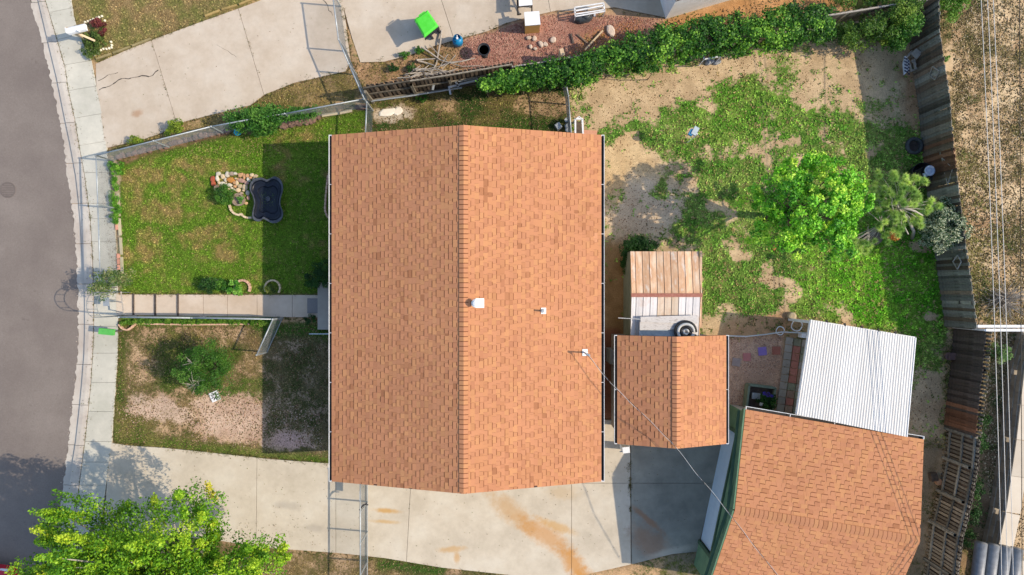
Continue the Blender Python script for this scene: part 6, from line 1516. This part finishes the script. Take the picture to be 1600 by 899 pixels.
bush('small_bush', 'bright light green leafy plant inside the brick edging ring', 'bush', [(370, 449, .25, .32, .24, .22)], [alb(80, 150, 40), alb(130, 196, 70), alb(180, 222, 110)], 50, .1, (.07, .12), 18, seed=83, group='little bushes above the path')
bush('small_bush', 'dull yellowish plant in the shaded edging ring', 'bush', [(420, 452, .2, .22, .16, .2)], [alb(70, 100, 40), alb(120, 140, 60), alb(180, 176, 90)], 40, .07, (.06, .1), 14, seed=84, group='little bushes above the path')
bush('pond_bush', 'green ferny bush left of the stones and planter', 'bush', [(350, 305, .35, .32, .32, .3)], [alb(60, 104, 36), alb(92, 148, 48), alb(134, 184, 74)], 90, .05, (.08, .15), 34, seed=85)
bush('planter_plant', 'little bright plant in the round planter', 'plant', [(375, 312, .25, .13, .13, .1)], [alb(90, 150, 60), alb(130, 190, 90), alb(170, 215, 130)], 40, .05, (.04, .07), 10, seed=86)
bush('flower_bed', 'mixed green plants in the pebbled bed below the mailbox', 'plants', [(148, 64, .2, .5, .35, .22), (140, 80, .15, .3, .35, .18), (152, 52, .15, .3, .3, .15)], [alb(56, 84, 34), alb(100, 128, 56), alb(150, 165, 90)], 60, .05, (.06, .13), 34, seed=87)
bush('red_plant', 'deep red leaved plant right of the mailbox', 'plant', [(153, 37, .25, .22, .2, .2), (160, 50, .2, .14, .14, .12)], [alb(90, 40, 44), alb(140, 62, 66), alb(170, 110, 90)], 60, .06, (.06, .1), 14, seed=88)
bush('path_flowers', 'narrow green strip of low plants beside the front path fence', 'plants', [(x, 503 + RG.uniform(-1, 1), .10, .38, .085, .10) for x in range(200, 432, 14)], [alb(70, 120, 34), alb(112, 160, 46), alb(168, 200, 80)], 60, .05, (.05, .1), 12, seed=90)
bush('patio_flowers', 'dark plant with violet flowers in the green framed planter', 'flowers', [(1199, 627, .7, .33, .26, .25)], DP, 80, .06, (.08, .14), 30, seed=92)
pts, ci, dd = clump_points(np.array([P(1200, 617, .95)[:], P(1194, 615, .9)[:], P(1206, 619, .9)[:]]), np.array([.09, .07, .06]), 30)
leaves('violet_blossom', pts, .06, [alb(70, 50, 170), alb(100, 80, 210)], RG.random(len(pts)), bpy.data.objects['patio_flowers'], up=1)
pts, ci, dd = clump_points(np.array([P(1189, 632, .85)[:]]), np.array([.07]), 26); leaves('white_blossom', pts, .06, [alb(235, 235, 235), alb(250, 250, 250)], RG.random(len(pts)), bpy.data.objects['patio_flowers'], up=1)
bush('porch_shrub', 'dark shrub in the shade beside the porch and eave', 'shrub', [(505, 425, .5, .35, .5, .4), (490, 440, .3, .35, .25, .3)], DP, 70, .06, (.1, .17), 30, seed=94)
bush('alley_plant', 'pale green young plant in the alley below the cross rails', 'plant', [(1563, 552, .5, .34, .3, .4)], [alb(80, 120, 60), alb(130, 170, 96), alb(180, 205, 140)], 50, .07, (.1, .16), 22, seed=96)
bush('alley_plant', 'dark green weeds running down the alley beside the open picket fence', 'weeds', [(1530, 690, .2, .3, .5, .2), (1524, 760, .2, .3, .5, .2), (1518, 800, .25, .35, .5, .25), (1536, 660, .2, .3, .3, .2), (1512, 840, .2, .3, .3, .2)], DP, 60, .06, (.08, .16), 20, seed=98)
for i, (x, y, lab) in enumerate(((486, 500 + 0, 'shaded grass tuft by the porch corner'), (645, 140 - 33, 'small green tuft left of the branch heap'), (614, 107, 'round green tuft on the dry strip'), (634, 87, 'green tuft on the dry strip by the concrete pad'), (655, 78, 'faint green tuft beside the green bin'), (660, 153, 'green weed at the foot of the old wooden fence'), (1453, 80, 'weeds spilling over fence beside the diamond frame'), (1474, 92, 'little weed on the outer side of the fence top'))):
    bush('grass_tuft', lab, 'weeds', [(x, y, .15, .2, .15, .14)], DP if i < 3 else GP, 50, .05, (.05, .09), 10, seed=110 + i, group='small green tufts')
# bare bush at the right edge
c = P(1590, 470, .8); t = thing('bare_bush', 'bare twiggy grey bush at the right edge by the cross rails', 'bush', (c.x, c.y, 0))
for k in range(150):
    d = Vector(unit(RG.normal(size=3) + np.array([-.2, 0, .6]))); s = Vector((c.x, c.y, .15)) + Vector(RG.normal(0, .15, 3)) * .6; s.z = abs(s.z)
    m1 = s + d * RG.uniform(.3, .55); e = m1 + Vector(unit(np.array(d) + RG.normal(0, .5, 3))) * RG.uniform(.25, .5)
    MB().tube([s, m1, e], [.013, .010, .004], 4).build('twig', M['pale_bark'], t)

# ------------------------------------------------------------------ grass, weeds, gravel (uncountable)
def tufts(name, box, dens, blades, size, mat='grass', minc=0.0, sel=None, spread=1.0, power=1.5, wide=.16, lean=1.1, bright=1.0, straw=.12):
    x0, y0, x1, y1 = box; n = int(dens * (x1 - x0) * (y1 - y0) * (CAM_H / F) ** 2)
    px = RG.uniform(x0, x1, n); py = RG.uniform(y0, y1, n); cv = cover_s(px, py)
    cl = (fbm(px, py, 9, 7, 3) - .5) * 2.4 + .5
    ok = (RG.random(n) < np.clip(cv * 1.0, 0, 1) ** power) & (cv > minc) & ((cl < cv * 1.05 + .02) | (RG.random(n) < .12))
    if sel is not None: ok &= sel(px, py)
    px, py = px[ok], py[ok]; n = len(px); k = CAM_H / F
    base = np.stack([(px - 800) * k, (449.5 - py) * k, zs(px, py) - .005], -1)
    a = RG.uniform(0, 6.283, (n, blades)); L = size * RG.uniform(.5, 1.3, (n, blades)); ln = RG.uniform(.3, 1.0, (n, blades)) * lean
    d = np.stack([np.cos(a) * ln, np.sin(a) * ln, np.ones_like(a)], -1); d = unit(d)
    s = np.stack([-np.sin(a), np.cos(a), np.zeros_like(a)], -1) * (L * wide)[..., None]
    b0 = base[:, None] + np.stack([np.cos(a), np.sin(a), 0 * a], -1) * .02 * spread
    V = np.stack([b0 - s, b0 + s, b0 + d * L[..., None]], 2).reshape(-1, 3)
    col = np.stack([gr(px, py), gg(px, py), gb(px, py)], -1) * np.clip(RG.lognormal(0, .38, (n, 1)), .35, 2.2) * bright
    sw = RG.random(n) < straw; col[sw] = np.array(alb(206, 182, 128)) * RG.uniform(.6, 1.2, (sw.sum(), 1))
    col = np.repeat(col, blades, 0) * RG.uniform(.7, 1.35, (n * blades, 1))
    return npmesh(name, V, 3, M[mat], None, col, kind='stuff')
tufts('lawn_grass', (165, 165, 560, 462), 420, 4, .055, minc=.3, lean=1.5, wide=.2, bright=1.35, straw=.07)
tufts('yard_grass', (170, 490, 560, 740), 230, 4, .06, lean=1.5, bright=1.2)
tufts('neighbour_grass', (105, -60, 440, 245), 300, 4, .06, minc=.3, lean=1.5, wide=.2, bright=1.2, straw=.3)
tufts('side_grass', (395, 85, 900, 235), 230, 5, .065, lean=1.6, bright=1.2)
tufts('back_yard_weeds', (890, 20, 1490, 700), 230, 5, .085, lean=2.0, wide=.33, bright=1.35, straw=.14)
tufts('alley_weeds', (1470, -60, 1660, 960), 260, 5, .075, lean=2.0, wide=.28, bright=1.1, straw=.25)
tufts('verge_grass', (400, 840, 1100, 960), 230, 4, .06, lean=1.5, bright=1.2)
tufts('top_weeds', (1040, -60, 1450, 60), 120, 5, .06, lean=2.0, wide=.25, bright=1.15)
# weeds in slab joints
jp = np.vstack([weeds_pts(walk_in[1:], 900, .8), weeds_pts(walk_out[1:], 520, 1.2), weeds_pts([(236, 62), (277, 195)], 90, .6), weeds_pts([(372, 14), (416, 150)], 60, .6), weeds_pts([(983, 722), (985, 775)], 260, 1.4), weeds_pts([(985, 790), (985, 800)], 30, 1.0), weeds_pts([(403, 845), (403, 855)], 10, .6),
                 weeds_pts([(165, 232), (225, 218), (290, 190), (392, 165), (460, 130), (545, 108)], 500, 2.4), weeds_pts([(174, 692), (300, 704), (420, 717), (514, 724)], 700, 2.0), weeds_pts([(150, 98), (240, 62), (305, 38), (372, 14)], 300, 1.4), weeds_pts([(350, 857), (400, 857), (500, 863), (600, 874), (690, 888), (800, 901)], 400, 2.5),
                 weeds_pts([(563, 98), (640, 87), (722, 60), (790, 37)], 240, 2.0), weeds_pts([(190, 460), (500, 461)], 420, 1.2), weeds_pts([(430, 497), (498, 499)], 160, 1.5), weeds_pts([(533, 0), (548, 96), (570, 150)], 300, 2.0)])
n = len(jp); bl = 5; k = CAM_H / F; keep = fbm(jp[:, 0], jp[:, 1], 7, 31, 2) > .44; jp = jp[keep]; n = len(jp)
base = np.stack([(jp[:, 0] - 800) * k, (449.5 - jp[:, 1]) * k, np.full(n, .0)], -1); a = RG.uniform(0, 6.28, (n, bl)); L = RG.uniform(.03, .075, (n, bl)); ln = RG.uniform(.4, 1.6, (n, bl))
d = unit(np.stack([np.cos(a) * ln, np.sin(a) * ln, np.ones_like(a)], -1)); s = np.stack([-np.sin(a), np.cos(a), 0 * a], -1) * (L * .2)[..., None]; b0 = base[:, None] + d * 0
V = np.stack([b0 - s, b0 + s, b0 + d * L[..., None]], 2).reshape(-1, 3); cc_ = np.where(RG.random((n, 1)) < .6, np.array([alb(112, 116, 62)]), np.array([alb(140, 122, 82)])) * RG.uniform(.6, 1.3, (n, 1))
npmesh('joint_weeds', V, 3, M['grass'], None, np.repeat(cc_, bl, 0), kind='stuff')

def pebbles(name, poly, dens, r, cols, z=.0):
    xs = [p[0] for p in poly]; ys = [p[1] for p in poly]; n = int(dens * (max(xs) - min(xs)) * (max(ys) - min(ys)) * (CAM_H / F) ** 2)
    px = RG.uniform(min(xs), max(xs), n); py = RG.uniform(min(ys), max(ys), n); ok = inside(poly, px, py); px, py = px[ok], py[ok]; n = len(px); k = CAM_H / F
    c_ = np.stack([(px - 800) * k, (449.5 - py) * k, np.full(n, z)], -1); R_ = RG.uniform(.6, 1.4, n) * r; a0 = RG.uniform(0, 6.28, n)
    ring_ = [c_ + np.stack([np.cos(a0 + i * 1.2566) * R_ * RG.uniform(.75, 1.15, n), np.sin(a0 + i * 1.2566) * R_, RG.uniform(-.2, .2, n) * R_], -1) for i in range(5)]
    top_ = c_ + np.stack([RG.normal(0, .2, n) * R_, RG.normal(0, .2, n) * R_, R_ * .8], -1)
    V = np.stack([np.stack([ring_[i], ring_[(i + 1) % 5], top_], 1) for i in range(5)], 1).reshape(-1, 3)
    cc = np.array(cols)[RG.integers(0, len(cols), n)] * RG.uniform(.75, 1.25, (n, 1))
    npmesh(name, V, 3, M['grass'], None, np.repeat(cc, 5, 0), kind='stuff')
pebbles('pink_gravel', pink_bed, 480, .024, [alb(196, 138, 124), alb(176, 118, 106), alb(216, 168, 152), alb(158, 112, 98), alb(180, 146, 126)])
pebbles('yard_gravel', [(300, 640), (340, 610), (412, 625), (500, 640), (505, 700), (400, 700), (300, 690)], 170, .02, [alb(228, 190, 170), alb(205, 160, 142), alb(236, 210, 195), alb(180, 150, 135)])
pebbles('yard_gravel', [(182, 640), (260, 625), (290, 650), (260, 665), (190, 660)], 120, .02, [alb(228, 195, 176), alb(190, 158, 140)])
pebbles('patio_gravel', [(1130, 528), (1224, 522), (1212, 690), (1130, 690)], 420, .02, [alb(218, 180, 160), alb(196, 156, 138), alb(230, 200, 184), alb(180, 140, 124)])
pebbles('sidewalk_grit', [(150, 258), (170, 262), (176, 315), (182, 385), (184, 440), (172, 440), (162, 330)], 420, .012, [alb(170, 160, 150), alb(120, 112, 104), alb(210, 200, 190)], .024)
pebbles('road_grit', [(98, 225), (104, 225), (120, 340), (126, 440), (120, 560), (112, 660), (100, 760), (92, 760), (106, 650), (117, 540), (117, 420), (108, 320)], 90, .014, [alb(220, 205, 195), alb(170, 158, 150)], -.085)
pebbles('soil_clods', [(940, 60), (1440, 40), (1440, 220), (1440, 700), (1400, 690), (1400, 500), (1140, 500), (1090, 380), (940, 380)], 60, .018, [alb(226, 190, 150), alb(170, 130, 98), alb(150, 112, 80)])
pebbles('alley_clods', [(1490, -60), (1660, -60), (1660, 900), (1560, 860), (1500, 515)], 160, .022, [alb(230, 205, 170), alb(196, 166, 132), alb(140, 112, 84)])

# fallen leaves and crumbs on the concrete and along the gutter
def litter(name, pts, r, cols):
    n = len(pts); k = CAM_H / F; c_ = np.stack([(pts[:, 0] - 800) * k, (449.5 - pts[:, 1]) * k, np.full(n, .03)], -1)
    a = RG.uniform(0, 6.28, n); R_ = RG.uniform(.5, 1.4, n) * r
    V = np.stack([c_ + np.stack([np.cos(a + j * 2.1) * R_ * (1 if j else 1.6), np.sin(a + j * 2.1) * R_ * (1 if j else 1.6), RG.uniform(0, .012, n)], -1) for j in range(3)], 1).reshape(-1, 3)
    npmesh(name, V, 3, M['grass'], None, np.array(cols)[RG.integers(0, len(cols), n)] * RG.uniform(.6, 1.3, (n, 1)), kind='stuff')
lp2 = np.vstack([np.stack([RG.uniform(180, 1080, 500), RG.uniform(700, 870, 500)], 1), np.stack([RG.normal(400, 50, 220), RG.normal(835, 12, 220)], 1), np.stack([RG.uniform(160, 1000, 250), RG.uniform(5, 180, 250)], 1), weeds_pts(walk_in, 500, 8)])
hs_ = sampler(hard); lp2 = lp2[(hs_(lp2[:, 0], lp2[:, 1]) > .5)]
litter('leaf_litter', lp2, .014, [alb(150, 120, 86), alb(120, 104, 80), alb(176, 160, 130), alb(110, 118, 60)])

DK = [alb(128, 100, 74), alb(100, 84, 60), alb(150, 122, 92), alb(176, 152, 116), alb(112, 108, 62)]
pebbles('soil_crumbs', [(184, 506), (520, 506), (540, 716), (420, 712), (300, 700), (180, 688)], 230, .021, DK)
pebbles('soil_crumbs', [(562, 160), (890, 118), (892, 215), (562, 215)], 200, .022, DK)
pebbles('soil_crumbs', [(548, 98), (640, 86), (722, 60), (740, 115), (640, 140), (560, 150)], 260, .022, DK)
pebbles('soil_crumbs', [(898, 60), (1440, 45), (1446, 225), (1465, 395), (1470, 690), (1420, 690), (1420, 520), (1140, 500), (1095, 520), (1095, 385), (945, 385), (945, 215), (898, 205)], 38, .019, DK)
pebbles('soil_crumbs', [(1040, 32), (1200, 0), (1290, 0), (1290, 10), (1120, 30), (1000, 55)], 180, .022, DK)
pebbles('soil_crumbs', [(400, 150), (545, 108), (570, 150), (450, 180)], 200, .02, DK)
pebbles('soil_crumbs', [(600, 876), (800, 903), (870, 909), (870, 960), (380, 960), (380, 858)], 200, .02, DK)
pebbles('alley_crumbs', [(1485, -60), (1660, -60), (1660, 900), (1560, 860), (1500, 515)], 200, .03, [alb(120, 104, 74), alb(98, 92, 58), alb(150, 128, 96), alb(238, 216, 182)])
